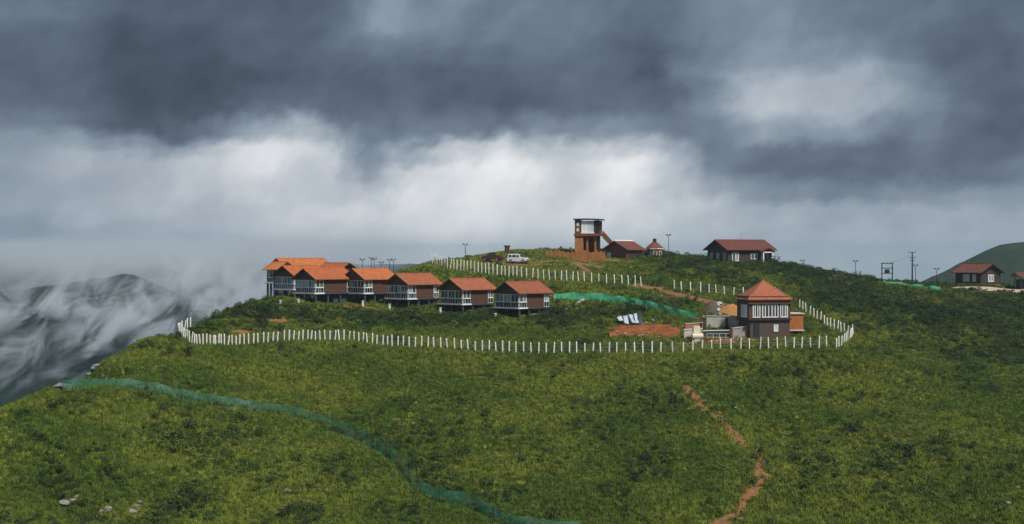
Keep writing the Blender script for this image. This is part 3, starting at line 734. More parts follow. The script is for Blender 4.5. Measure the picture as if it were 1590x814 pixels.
def shed():
    D = 312; g = at(973, 405, D); g.z = -(405.5-HOR)/FPX*D
    L, Wd, h, rise = 6.2, 6.0, 2.75, 1.6; rz = R(50)
    c = Matrix.Rotation(rz, 3, 'Z') @ Vector((-L/2, -Wd/2, 0))
    o = empty('maroon_shed', g-c, rz); tag(o, 'maroon gabled shed with dark open front beside the brick tower', 'shed')
    gable_body(L, Wd, 0.0, h, rise).build('wall', M['plank_red'], o)
    MB().box(-L/2-0.08, L/2+0.08, -Wd/2-0.08, Wd/2+0.08, -1.6, 0.12).build('plinth', M['concrete_dark'], o)
    ro = gable_roof(o, L, Wd, h, rise, 0.6, M['roof_red'])
    MB().tube([(-L/2-0.62, 0, h+rise+0.2), (L/2+0.62, 0, h+rise+0.2)], 0.16, 8).build('ridge_glint', M['white'], ro)  # wet glint along the ridge, painted as a white tube
    fy = ('y', -Wd/2, -1)
    MB().box(-L/2+0.5, L/2-0.3, -Wd/2-0.05, -Wd/2-0.003, 0.13, 2.5).build('dark_panel', M['plank_dark'], o)  # dark sheet painting the shade inside the open front
    MB().box(0.6, 1.5, -Wd/2-0.09, -Wd/2-0.055, 0.13, 2.3).build('door', M['iron'], o)
    window(o, ('x', -L/2, -1), 1.3, 2.3, 0.5, 1.9, 0.01, 1, 0.1, 'glass_bright')
shed()
def round_hut():
    D = 319; p = at(1016.5, 399, D); p.z = -(399-HOR)/FPX*D
    o = empty('octagonal_hut', p, R(12)); tag(o, 'little octagonal red roofed hut with a roof lantern next to the shed', 'hut')
    MB().cyl(0, 0, -1.5, 1.75, 1.85, n=8).build('wall', M['plank_red'], o)
    MB().cyl(0, 0, 1.752, 1.98, 2.15, n=8).build('cornice', M['white'], o)
    ro = MB().cyl(0, 0, 1.983, 3.35, 2.2, 0.55, n=8).build('roof', M['roof_red'], o)
    la = MB(); la.cyl(0, 0, 3.352, 4.0, 0.42, n=8); la.build('lantern', M['iron'], o)
    MB().cyl(0, 0, 4.002, 4.2, 0.52, 0.1, n=8).build('lantern_cap', M['rust'], o)
    for a in (-60, -105, -150):
        x, y = 1.72*math.cos(R(a)), 1.72*math.sin(R(a)); w = empty('window', (x, y, 0), R(a+90)); w.parent = o
        MB().box(-0.42, 0.42, -0.06, 0.05, 0.35, 1.35).build('frame', M['white'], w); MB().box(-0.33, 0.33, -0.085, -0.061, 0.44, 1.26).build('pane', M['glass'], w)
round_hut()

# unfinished brick tower with the glazed lookout room
def tower():
    D = 322; p = at(915, 400, D); p.z = -(400-HOR)/FPX*D; s = D/FPX
    o = empty('lookout_tower', p, R(-8)); tag(o, 'unfinished orange brick lookout tower with glazed upper room', 'tower')
    z1, z2, zt = 33*s, 37.0*s, 57*s       # underside of floor, top of floor, underside of roof
    x0, x1, y0, y1 = -21*s, 20*s, -2.6, 2.6
    lw = MB(); lw.box(x0, x0+1.9, y0, y1, -1.5, z1); lw.build('pier', M['brick'], o)
    MB().box(x0+1.902, x1-0.7, 0.4, y1, -1.5, z1).build('back_wall', M['plaster_brown'], o)
    MB().box(x0+1.904, x1-0.4, y0+0.05, y0+0.35, -1.5, 1.15).build('parapet_wall', M['brick'], o)
    for xx in (x0+2.6, x1-1.6): MB().box(xx, xx+0.45, y0+0.36, y0+0.8, -1.5, z1).build('column', M['plaster_orange'], o)
    MB().box(x1-0.6, x1-0.25, y0+0.1, y0+0.45, -1.5, z1-0.002).build('column', M['iron'], o)
    MB().box(x0-0.15, x1+0.3, y0-0.25, y1+0.2, z1+0.003, z2).build('floor_band', M['plaster_brown'], o)
    # curved roof slab
    n = 10; top = [(x0-0.35+(x1-x0+0.75)*i/n, zt+0.20+0.28*math.sin(math.pi*(0.25+0.62*i/n))) for i in range(n+1)]
    MB().prism(top + [(x, z-0.22) for x, z in top[::-1]], 'y', y0-0.5, y1+0.4).build('roof_slab', M['concrete_dark'], o)
    MB().box(x0, x0+1.35, y0, y1, z2+0.003, zt+0.1).build('corner_wall', M['plaster_brown'], o)
    for k in range(2): window(o, ('y', y0, -1), x0+0.45, x0+0.95, z2+0.5+k*1.2, z2+1.2+k*1.2, 0.01, 1, 0.09, 'glass_bright')
    w = empty('window', (0, 0, 0)); w.parent = o
    xs = [x0+1.55+(x1-1.75-x0-1.55)*i/4 for i in range(5)]
    for i in range(4): MB().box(xs[i]+0.03, xs[i+1]-0.03, y0+0.12, y0+0.16, z2+0.3, zt-0.05).build('pane', M['glass_bright'], w)
    fr = MB()
    for i, xx in enumerate(xs): fr.box(xx-0.03, xx+0.03, y0+0.06, y0+0.2, z2+0.3, zt-0.05)
    fr.box(xs[0]-0.1, xs[-1]+0.1, y0-0.1, y0+0.22, z2+0.003, z2+0.298); fr.build('frame', M['white'], w)
    MB().box(xs[-1]+0.06, x1-0.55, y0+0.3, y0+0.4, z2+0.003, zt+0.05).build('dark_panel', M['iron'], o)
    for xx in (x1-0.12, x1-0.5): MB().box(xx, xx+0.1, y0, y0+0.1, z2+0.003, zt+0.1).build('mullion', M['iron'], o)
    MB().box(x0+1.6, x1-0.2, 2.2, 2.5, z2+0.003, zt+0.02).build('rear_wall', M['plaster_brown'], o)
    # outside stair to the right
    st = empty('stair', (0, 0, 0)); st.parent = o
    xa, xb = x1+0.3, x1+3.6; za, zb = z2-0.1, 1.7
    MB().prism([(xa, za-0.9), (xa, za+0.75), (xb, zb+0.75), (xb, zb-0.5)], 'y', y0-0.1, y0+0.08).build('stringer', M['plaster_brown'], st)
    MB().prism([(xa, za-0.9), (xa, za+0.75), (xb, zb+0.75), (xb, zb-0.5)], 'y', y0+1.3, y0+1.48).build('stringer', M['plaster_brown'], st)
    for i in range(12):
        f = i/12; x = xa+(xb-xa)*f; z = za+(zb-za)*f
        MB().box(x, x+0.3, y0+0.083, y0+1.297, z-0.35, z-0.25).build('tread', M['concrete'], st)
    MB().box(xb-0.35, xb-0.05, y0+0.1, y0+1.28, -1.5, zb-0.3).build('stair_pier', M['plaster_brown'], st)
    return o
tower()
def brick_wall():
    A = gp(847, 400); B = gp(938, 403); A = at(849, 401, 312); B = at(940, 404, 308)
    for q in (A, B): q.z = float(hz(q.x, q.y))
    d = (B-A); n = d.length; rz = math.atan2(d.y, d.x)
    o = empty('boundary_wall', (A.x, A.y, (A.z+B.z)/2), rz); tag(o, 'low unfinished brick boundary wall running out from the tower', 'wall')
    k = 7
    for i in range(k):
        a, b = n*i/k, n*(i+1)/k; hh = 1.45 + 0.25*math.sin(i*2.1)
        top = [(a+0.14+(b-a-0.28)*j/4, hh + 0.22*((j*7+i*3) % 3-1)) for j in range(5)]
        MB().prism([(a+0.14, -0.9)] + [(b-0.14, -0.9)] + top[::-1], 'y', -0.12, 0.12).build('brick_panel', M['brick'], o)
        MB().box(a-0.13, a+0.13, -0.18, 0.18, -0.9, hh+0.35).build('pier', M['plaster_orange'] if i % 2 else M['brick'], o)
brick_wall()

# two storey pavilion with pyramid roof
def pavilion():
    D = 224; s = D/FPX; p = at(1163, 521, D); p.z = float(hz(p.x, p.y)); zb = -(521-HOR)/FPX*D
    rz = R(13); Wx, Wy = 7.1, 5.0
    c = Matrix.Rotation(rz, 3, 'Z') @ Vector((-Wx/2, -Wy/2, 0))
    o = empty('pavilion', (p.x-c.x, p.y-c.y, zb), rz); tag(o, 'two storey brown pavilion with terracotta pyramid roof inside the fence', 'pavilion')
    x, y = Wx/2, Wy/2
    z1, z2, z3 = 24*s, 48*s, 57*s
    MB().box(-x+0.25, x-0.02, -y+0.2, y, -1.5, z1-0.1).build('ground_floor_wall', M['plaster_umber'], o)
    MB().box(-x-0.12, x+0.12, -y-0.12, y+0.12, z1-0.097, z1+0.15).build('floor_band', M['fascia'], o)
    MB().box(-x, x, -y, y, z1+0.153, z3+0.4).build('upper_wall', M['plank'], o)
    MB().box(-x-0.25, x+0.25, -y-0.3, y+0.25, z2+0.05, z2+0.2).build('cornice', M['plank'], o)
    ov = 0.28; ze = z3-0.10; ap = z3+2.85
    r = MB(); q = [(-x-ov, -y-ov, ze), (x+ov, -y-ov, ze), (x+ov, y+ov, ze), (-x-ov, y+ov, ze), (0, 0, ap), (-x-ov, -y-ov, ze-0.14), (x+ov, -y-ov, ze-0.14), (x+ov, y+ov, ze-0.14), (-x-ov, y+ov, ze-0.14)]
    r.add(q, [(0, 1, 4), (1, 2, 4), (2, 3, 4), (3, 0, 4), (5, 8, 7, 6), (0, 5, 6, 1), (1, 6, 7, 2), (2, 7, 8, 3), (3, 8, 5, 0)])
    ro = r.build('roof', M['roof_terra'], o)
    for sx, sy in ((-1, -1), (1, -1), (1, 1), (-1, 1)):
        MB().tube([(sx*(x+ov), sy*(y+ov), ze+0.02), (0, 0, ap+0.02)], 0.09, 6).build('hip_tile', M['roof_terra'], ro)
    fy = ('y', -y, -1)
    zw0, zw1 = z1+0.35, z2-0.05
    for (a, b, n) in ((-2.95, -1.65, 3), (-1.35, 1.45, 5), (1.75, 3.05, 3)): window(o, fy, a, b, zw0, zw1, 0.01, n, 0.15, 'glass_dark')
    window(o, ('x', -x, -1), -1.9, 0.6, zw0, zw1, 0.01, 2, 0.14, 'glass_bright')
    g = ('y', -y+0.2, -1)
    MB().box(-2.7, -1.7, -y+0.12, -y+0.197, -0.2, 1.95).build('door', M['iron'], o)
    window(o, g, 0.75, 1.5, 0.55, 1.65, 0.005, 1, 0.16, 'glass_bright')
    # orange annex
    an = empty('annex', (0, 0, 0)); an.parent = o
    MB().box(x+0.13, x+2.7, -y+1.0, y-0.6, z1-1.7, z1+0.8).build('annex_wall', M['plaster_orange'], an)
    MB().box(x+0.003+0.12, x+2.9, -y+0.8, y-0.4, z1+0.803, z1+0.98).build('annex_roof', M['concrete_pale'], an)
    MB().box(x+0.125, x+2.8, -y+0.85, y-0.45, z1-1.9, z1-1.703).build('annex_floor', M['concrete_pale'], an)
    for xx in (x+0.4, x+2.4): MB().box(xx-0.15, xx+0.15, -y+1.3, -y+1.6, -2.5, z1-1.903).build('stilt', M['concrete_dark'], an)
    BARE.extend([(o.location.x+random.uniform(-3.5, 5), o.location.y+random.uniform(-3.5, 3.5), 1.4) for _ in range(24)])
    return o
pavilion()

# garden walls beside the pavilion
def wallseg(name, a, b, h, t, m, label, cap=None, cat='wall', base=0.6, group=None):
    A = gp(*a); B = gp(*b); d = B-A; n = math.hypot(d.x, d.y); o = empty(name, A, math.atan2(d.y, d.x)); tag(o, label, cat, group)
    dz = d.z
    MB().prism([(0, -base), (n, dz-base), (n, dz+h), (0, h)], 'y', -t/2, t/2).build('wall_panel', M[m], o)
    if cap: MB().prism([(-0.06, h+0.003), (n+0.06, dz+h+0.003), (n+0.06, dz+h+0.13), (-0.06, h+0.13)], 'y', -t/2-0.08, t/2+0.08).build('coping', M[cap], o)
    return o
wallseg('garden_wall', (1064, 514), (1092, 512), 1.1, 0.2, 'pink', 'faded red plastered garden wall below the green netting', 'concrete_pale')
wallseg('garden_wall', (1097, 511), (1154, 512), 2.1, 0.2, 'concrete_pale', 'long pale plastered garden wall running up to the pavilion', 'concrete_pale')
wallseg('terrace_wall', (1062, 527), (1090, 525), 1.5, 0.22, 'concrete_pale', 'whitewashed terrace wall behind the cream tank', 'white')
wallseg('terrace_wall', (1092, 525), (1140, 524), 1.1, 0.22, 'concrete_dark', 'dark terrace wall with pale coping in front of the pavilion yard', 'white')
wallseg('terrace_wall', (1137, 526), (1160, 523), 1.6, 0.22, 'concrete', 'grey terrace wall touching the pavilion corner', 'concrete_pale')
def railing():
    A = gp(1098, 528); B = gp(1136, 527); d = B-A; n = math.hypot(d.x, d.y); o = empty('railing', A, math.atan2(d.y, d.x)); tag(o, 'pale grey metal railing in front of the dark terrace wall', 'railing')
    for i in range(5): MB().box(n*i/4-0.04, n*i/4+0.04, -0.04, 0.04, -0.3, 1.05).build('post', M['concrete_pale'], o)
    for z in (0.4, 0.98): MB().box(-0.05, n+0.05, -0.03, 0.03, z, z+0.07).build('rail', M['concrete_pale'], o)
railing()
def gate_pillar(px, py, h, m, label):
    p = gp(px, py); mb = MB(); mb.box(-0.2, 0.2, -0.2, 0.2, -0.5, h); mb.box(-0.27, 0.27, -0.27, 0.27, h+0.001, h+0.12)
    o = mb.build('gate_pillar', M[m], None, bevel=0.015); o.location = p; tag(o, label, 'pillar')
gate_pillar(1094, 514, 1.9, 'rust', 'dark red pillar between the red and the pale garden walls')
gate_pillar(1128, 513, 1.9, 'rust', 'dark rusty pillar in the middle of the pale garden wall')
gate_pillar(1135, 527, 2.3, 'rust', 'tall rust brown pillar at the end of the metal railing')
def tank():
    p = gp(1083, 532); o = empty('water_tank', p, R(6)); tag(o, 'cream water tank on a block stand just inside the front fence', 'tank')
    MB().box(-0.6, 0.6, -0.4, 0.4, -0.5, 0.55).build('stand', M['concrete_pale'], o)
    mb = MB(); mb.tube([(-0.86, 0, 1.0), (-0.78, 0, 1.0), (0.78, 0, 1.0), (0.86, 0, 1.0)], 0.44, 14); mb.build('drum', M['cream'], o)
    mb = MB(); mb.box(-0.5, 0.55, 0.5, 1.3, -0.5, 2.6); mb.build('chamber', M['cream'], o)
tank()
def mound(name, cx, cy, rx, ry, hgt, m, label, seed):
    o = patch(name, cx, cy, rx, ry, m, label, 'heap', lift=0.05, rough=0.18, seed=seed, dome=hgt, kind=None); return o
mound('soil_heap', 1106, 486, 2.1, 2.0, 2.0, M['stone_dark'], 'dark brown heap of earth behind the garden wall', 61)
mound('sand_heap', 1135, 489, 2.9, 2.2, 1.75, M['sand'], 'yellow sand heap next to the pavilion', 62)
mound('soil_heap', 1128, 498, 2.8, 1.5, 0.9, M['track'], 'low brown spoil heap at the foot of the yellow sand', 63)
def sacks():
    for i, (px, py, dz) in enumerate([(1112, 484, 1.0), (1116, 482, 1.05), (1114, 487, 0.5)]):
        p = gp(px, py); mb = MB(); mb.box(-0.5, 0.5, -0.3, 0.3, 0, 0.5)
        o = mb.build('cement_sack', M['tarp_white'], None, bevel=0.16, smooth=True); o.location = (p.x, p.y-0.6, p.z+dz); o.rotation_euler = (R(20*i), R(25-20*i), R(30*i))
        tag(o, ['pale blue sack lying on top of the dark earth heap', 'highest pale sack between the earth and sand heaps', 'lowest pale sack against the earth heap'][i], 'sack', 'sacks between the heaps')
sacks()
def tarp():
    p = gp(977, 503); o = empty('tarpaulin', p, R(-6)); tag(o, 'white and dark striped tarpaulin lean-to by the dug red soil', 'tarpaulin')
    xs = [-2.1, -1.3, -1.05, -0.35, -0.1, 0.55, 0.75, 1.25, 1.95]; rr = random.Random(8)
    for i in range(8):
        a, b = xs[i], xs[i+1]; za, zb = 1.15+0.18*(a+2), 1.15+0.18*(b+2)
        sk = 0.45 + rr.uniform(-.15, .25); low = rr.uniform(0.05, 0.3) + (0.35 if i == 0 else 0)
        m = M['tarp_dark'] if i % 2 else M['tarp_white']
        n = 4; v = []; f = []
        for r in range(n+1):
            q = r/n
            for c_ in range(3):
                u = c_/2; x = a+(b-a)*u + sk*(1-q) ; y = -1.3+1.7*q + 0.08*math.sin(5*q+3*i) ; z = low + (za+(zb-za)*u-low)*q + 0.07*math.sin(9*u+4*q+i)
                v.append((x, y, z))
        for r in range(n):
            for c_ in range(2): f.append((r*3+c_, r*3+c_+1, r*3+c_+4, r*3+c_+3))
        mesh_obj('sheet_strip', v, f, m, o, True)
    for xx in (-1.9, 0.0, 1.9): MB().cyl(xx, 0.45, -0.4, 1.3+0.12*(xx+2), 0.05, n=6).build('pole', M['timber'], o)
tarp()
def plank_stack():
    p = gp(1034, 465); o = empty('plank_stack', p, R(-14)); tag(o, 'stack of dark weathered planks beside the dirt road', 'planks')
    for i in range(5):
        for j in range(3): MB().box(-2.6+0.2*j, 2.4-0.15*i, -0.75+0.5*j, -0.30+0.5*j, 0.14*i-0.1, 0.14*i+0.02).build('plank', M['timber'], o)
plank_stack()

# ------------------------------------------------------------------ fences of white concrete posts
post_me = None
def post_mesh():
    mb = MB(); w = 0.082
    mb.box(-w, w, -w, w, -0.7, 1.0)
    k = len(mb.v); mb.add([(-w, -w, 1.0), (w, -w, 1.0), (w, w, 1.0), (-w, w, 1.0), (-w*0.5, -w*0.5, 1.06), (w*0.5, -w*0.5, 1.06), (w*0.5, w*0.5, 1.06), (-w*0.5, w*0.5, 1.06)], [(0, 1, 5, 4), (1, 2, 6, 5), (2, 3, 7, 6), (3, 0, 4, 7), (4, 5, 6, 7)])
    o = mb.build('post', M['post']); me = o.data; bpy.data.objects.remove(o); return me
post_me = post_mesh()
def fence(cols, base, h, label, wires=(0.35, 0.62, 0.88), seed=1, jit=0.06):
    """cols: photograph columns of the posts; base: polyline [(col,row)] of their feet"""
    rr = random.Random(seed); P = []
    if base is None: P = [gp(*c) for c in cols]
    else:
        bx = [b[0] for b in base]; by = [b[1] for b in base]
        P = [gp(c, float(np.interp(c, bx, by))) for c in cols]
    return fence_at(P, h, label, wires, rr, jit)
def fence_at(P, h, label, wires, rr, jit):
    o = empty('post_fence', P[0]); tag(o, label, 'fence')
    for p in P:
        c = bpy.data.objects.new('post', post_me); COL.objects.link(c); c.parent = o
        hh = h*(1+rr.uniform(-jit, jit)); c.location = p - P[0]; c.scale = (1, 1, hh); c.rotation_euler = (R(rr.gauss(0, 2.6)), R(rr.gauss(0, 2.6)), R(rr.uniform(-25, 25)))
    for w in wires:
        L = [tuple(p - P[0] + Vector((0, 0, w*h))) for p in P]
        MB().tube(L, 0.012, 4).build('wire', M['wire'], o)
    return o
z6 = [165,183,200,220,240,258,270,288,303,320,340,363,385,405,430,456,483,508,540,563,592,617,655,683,707,735,760,787,806,830,857,885,911,940,965,991,1020,1049,1075,1098,1122,1150,1175,1208,1235,1261,1293,1323,1357,1390,1425,1462,1495,1534,1571]
front = [260+c/3.614 for c in z6] + [706,716.5,727,738,749,759.5,770,780.5,790.5] + [800+c/4.297 for c in (5,57,107,157,207,257,310,361,410,463,517,569,627,677,736,797,852,912,970,1050,1120,1185,1247,1312,1370,1440,1505,1562)] \
    + [880+c/3.3125 for c in (995,1038,1083,1127,1168,1208,1255,1297,1337,1387)]
fbase = [(290,533),(305,537),(366,538.5),(409,534),(445,531),(481,530.5),(540,530.5),(570,534),(594,538.5),(640,540),(674,541),(740,547),(801,549),(900,550),(1060,549),(1090,546),(1120,543.5),(1160,543),(1255,541.5),(1285,540),(1299,543)]
bend = [(277.5,503),(277.2,508),(277.6,512),(278.6,516),(280,519.5),(282,523),(284.5,526),(287.5,528.5),(291,531),(294.5,533),(298,534.5),(301.5,536)]
lead = [(296,497.5),(291,499),(286.5,500),(282,501),(279,502)]
rc = [(1303,540.5),(1306.5,538.5),(1310,536),(1313.5,533.5),(1316.5,531),(1319.5,528.5),(1322.5,525.5),(1325,522)]
back = [(880+x/3.3125, 420+y/3.3125) for x, y in [(1460,352),(1445,338),(1430,330),(1411,322),(1393,315),(1375,308),(1357,300),(1340,296),(1325,288),(1305,268),(1287,256),(1270,247),(1250,236),(1232,222),(1215,212),(1198,203)]]
Pf = [gp(*p) for p in lead] + [gp(*p) for p in bend] + [gp(c, float(np.interp(c, [b[0] for b in fbase], [b[1] for b in fbase]))) for c in front] + [gp(*p) for p in rc] + [gp(*p) for p in back]
fence_at(Pf, 1.72, 'long looping fence of white posts around the resort terrace', (0.35, 0.62, 0.88), random.Random(3), 0.08)
z3 = [45,60,75,88,102,120,137,155,178,197,220,240,262,283,305,328,350,373,395,420,445,470,495,518,543,567,597,627,663,698,733,770,805,840,875,910,947,983,1028,1073,1120,1170,1217,1256,1297,1335]
ub = [(671,409.5),(699,418),(726,421),(772,428),(818,432),(836,435),(907,439),(954,443),(996,446)]
fence([660+c/3.975 for c in z3], ub, 2.05, 'upper row of white posts below the parked cars', seed=5)
fence([880+c/3.3125 for c in (555,590,637,688,733,770,813,858,908)], [(1047,452),(1088,456),(1125,460.5),(1154,464)], 1.95, 'short row of white posts above the sand heap', seed=6)

# ------------------------------------------------------------------ green shade netting
def net_mat(name, col, cover, col2):
    m, t, b = mat(name)
    pos = t.new('ShaderNodeTexCoord').outputs['Object']; n = t.noise(pos, 0.9, 4, 0.6); n2 = t.noise(t.vm('MULTIPLY', pos, (1, 1, 0.15)), 6.0, 3)
    t.put(b.inputs['Base Color'], t.mix(t.rng(t.m('ADD', t.m('MULTIPLY', n, 0.5), t.m('MULTIPLY', n2, 0.5)), 0.4, 0.6), col, col2)); b.inputs['Roughness'].default_value = 0.6
    tr = t.new('ShaderNodeBsdfTransparent'); mx = t.new('ShaderNodeMixShader')
    t.put(mx.inputs[0], t.rng(n2, 0.25, 0.75, cover-0.14, cover+0.14))
    t.l.new(tr.outputs[0], mx.inputs[1]); t.l.new(b.outputs[0], mx.inputs[2]); t.l.new(mx.outputs[0], t.n['Material Output'].inputs[0]); return m
M['net'] = net_mat('green_shade_net', (0.012, 0.105, 0.056), 0.46, (0.02, 0.16, 0.09))
M['net_bright'] = net_mat('new_green_shade_net', (0.035, 0.30, 0.13), 0.94, (0.09, 0.42, 0.22))
def netting(pix, h, m, label, lean=0.1, step=0.5, stakes=3.0, rough=0.22, seed=1):
    P = resample(smooth_path([gp(*p) for p in pix]), step)
    o = empty('shade_net_fence', P[0]); tag(o, label, 'netting')
    rows = 5; v = []; f = []
    for i, p in enumerate(P):
        d = P[min(i+1, len(P)-1)] - P[max(i-1, 0)]; d.z = 0; d.normalize(); nr = Vector((-d.y, d.x, 0))
        sag = 0.10*abs(math.sin(i*step/stakes*math.pi)) ; hh = h*(1+rough*float(fbm(i*step/3.0, 2.0, 3, seed))) - sag*0
        zg = float(hz(p.x, p.y))
        for k in range(rows+1):
            s = k/rows; bulge = (0.16*math.sin(s*math.pi)*math.sin(i*step*1.9) + 0.10*float(fbm(i*step*0.9, s*2, 2, seed+4)))
            q = p + nr*(lean*s*h + bulge); v.append((q.x-P[0].x, q.y-P[0].y, zg - P[0].z - 0.05 + hh*s - (0.16*abs(math.sin(i*step/stakes*math.pi)) if k == rows else 0)))
        BARE.append((p.x, p.y-0.5, 0.45))
        if i % 2: TRIM.append((p.x, p.y-1.6, 1.5))
        if i: f += [((i-1)*(rows+1)+k, i*(rows+1)+k, i*(rows+1)+k+1, (i-1)*(rows+1)+k+1) for k in range(rows)]
    mesh_obj('net', v, f, m, o, True)
    n = max(2, int(len(P)*step/stakes))
    for j in range(n+1):
        i = min(len(P)-1, int(j*(len(P)-1)/n)); p = P[i] - P[0]
        MB().cyl(p.x, p.y+0.05, p.z-0.4, p.z+h*1.05, 0.025, n=5).build('stake', M['timber'], o)
    return o
netting([(98,607),(130,604),(190,603),(240,610),(300,622),(350,632),(400,638),(445,645),(480,655),(520,668),(555,682),(590,702),(615,722),(632,745),(650,767),(680,780),(712,782),(740,793),(765,808),(800,820),(850,828),(900,832)],
        1.45, M['net'], 'translucent dark green netting trailing down the front slope', seed=2, lean=0.35)
netting([(860,466),(885,465),(915,466),(945,468),(975,472),(1005,478),(1035,486),(1060,493),(1082,497)], 1.35, M['net_bright'], 'bright green netting curving along the terrace behind the shrubs', lean=0.25, seed=3, rough=0.08)
netting([(1372,440.5),(1400,444),(1430,448),(1462,452.5)], 0.95, M['net_bright'], 'strip of green netting near the electric pole', lean=0.2, seed=4)

# ------------------------------------------------------------------ lamp posts, poles
def lamp_post(px, base, top, label, D=None, double=True):
    if D is None: p = gp(px, base)
    else: p = at(px, base, D); p.z = float(hz(p.x, p.y))
    h = -(top-HOR)/FPX*p.y - p.z
    o = empty('lamp_post', p, R(random.uniform(-20, 20))); tag(o, label, 'street lamp', 'dark lamp posts along the hill')
    mb = MB(); mb.cyl(0, 0, -0.5, 0.35, 0.15, 0.13, 8); mb.cyl(0, 0, 0.35, h-0.35, 0.075, 0.055, 8); mb.build('pole', M['iron'], o)
    mb = MB(); mb.tube([(-0.4, 0, h-0.12), (-0.2, 0, h-0.25), (0, 0, h-0.34), (0.2, 0, h-0.25), (0.4, 0, h-0.12)], 0.05, 6); mb.build('arm', M['iron'], o)
    for sx in (-1, 1):
        l = MB(); l.prism([(sx*0.14, h-0.16), (sx*0.62, h-0.06), (sx*0.60, h+0.10), (sx*0.14, h+0.02)], 'y', -0.2, 0.2); la = l.build('lamp_head', M['iron'], o)
        MB().box(min(sx*0.22, sx*0.54), max(sx*0.22, sx*0.54), -0.14, 0.14, h-0.19, h-0.165).build('lens', M['lens'], la)
for a in [(722.5, 409, 379, 'lamp post rising behind the upper fence left of the cars', 303), (1038, 394, 364.5, 'lamp post on the crest just beyond the octagonal hut', 322),
          (1246, 420, 404, 'short lamp post on the crest below the porch house', 316), (1328.5, 435, 405, 'lamp post standing alone midway down the crest'  , 314),
          (1421.5, 443, 411.5, 'lamp post close beside the electric pole', 322), (1454.5, 447, 417, 'lamp post between the electric pole and the last house', 312),
          (1575, 457, 426, 'lamp post on the paved yard beyond the last house', 303), (562.5, 440, 402.5, 'first lamp post above the cottage roofs from the misty side', 305),
          (577, 438, 400.5, 'second and tallest lamp post above the cottage roofs', 308), (592, 436, 407, 'fourth and lowest lamp post above the cottage roofs', 300), (581, 437, 402, 'third lamp post above the cottage roofs, nearly touching the second', 318),
          (605, 434, 403, 'fifth lamp post above the cottage roofs', 306), (611, 432, 402.5, 'last lamp post above the cottage roofs, nearest the fence', 312)]:
    lamp_post(a[0], a[1], a[2], a[3], a[4])
def electric_pole():
    D = 318; p = at(1416.5, 442, D); p.z = float(hz(p.x, p.y)); h = -(391-HOR)/FPX*D - p.z
    o = empty('electric_pole', p, R(15)); tag(o, 'tall dark electric pole with crossarms near the transformer frame', 'utility pole')
    MB().cyl(0, 0, -0.6, h, 0.19, 0.13, 8).build('pole', M['iron'], o)
    for z, w in ((h-0.15, 0.9), (h-1.35, 0.75), (h-2.0, 0.5)):
        c = MB().box(-w, w, -0.06, 0.06, z-0.06, z+0.06).build('crossarm', M['iron'], o)
        for x in (-w+0.1, w-0.1): MB().cyl(x, 0, z+0.063, z+0.28, 0.06, n=6).build('insulator', M['concrete_dark'], c)
electric_pole()
def transformer():
    D = 317; p = at(1377.5, 440, D); p.z = float(hz(p.x, p.y)); h = -(408-HOR)/FPX*D - p.z
    o = empty('transformer_frame', p, R(10)); tag(o, 'dark two pole transformer frame on the skyline', 'transformer')
    for x in (-1.25, 1.25): MB().cyl(x, 0, -0.5, h, 0.13, 0.12, 8).build('pole', M['iron'], o)
    for z in (h-0.2, h-1.25, h-2.4): MB().box(-1.45, 1.45, -0.09, 0.09, z-0.09, z+0.09).build('crossbeam', M['iron'], o)
    MB().box(-0.45, 0.45, -0.35, 0.35, h-2.305, h-1.5).build('transformer_tank', M['iron'], o, bevel=0.04)
    for x in (-0.8, 0, 0.8): MB().cyl(x, 0, h-0.105, h+0.2, 0.06, n=6).build('insulator', M['concrete_dark'], o)
transformer()
def power_line(a, b, sag, label):
    A, B = Vector(a), Vector(b); pts = [A.lerp(B, i/16) - Vector((0, 0, sag*4*(i/16)*(1-i/16))) for i in range(17)]
    o = MB().tube(pts, 0.02, 4).build('power_line', M['iron']); tag(o, label, 'cable')
pA = at(1416.5, 393.5, 318); pB = at(1377.5, 409, 317)
power_line(pA, pB + Vector((0, 0, 0.1)), 0.35, 'slack cable from the electric pole to the transformer frame')

# little kiosk on the crest
def kiosk():
    D = 318; p = at(787.5, 392, D); p.z = float(hz(p.x, p.y)); o = empty('kiosk', p, R(20)); tag(o, 'tiny brown sentry kiosk on the crest behind the cars', 'kiosk')
    h = -(383-HOR)/FPX*D - p.z
    MB().box(-0.45, 0.45, -0.45, 0.45, -0.4, h).build('wall', M['plank_red'], o); MB().box(-0.6, 0.6, -0.6, 0.6, h+0.002, h+0.25).build('roof', M['fascia'], o)
    MB().box(-0.25, 0.25, -0.48, -0.452, 0.0, h*0.8).build('door', M['iron'], o)
kiosk()

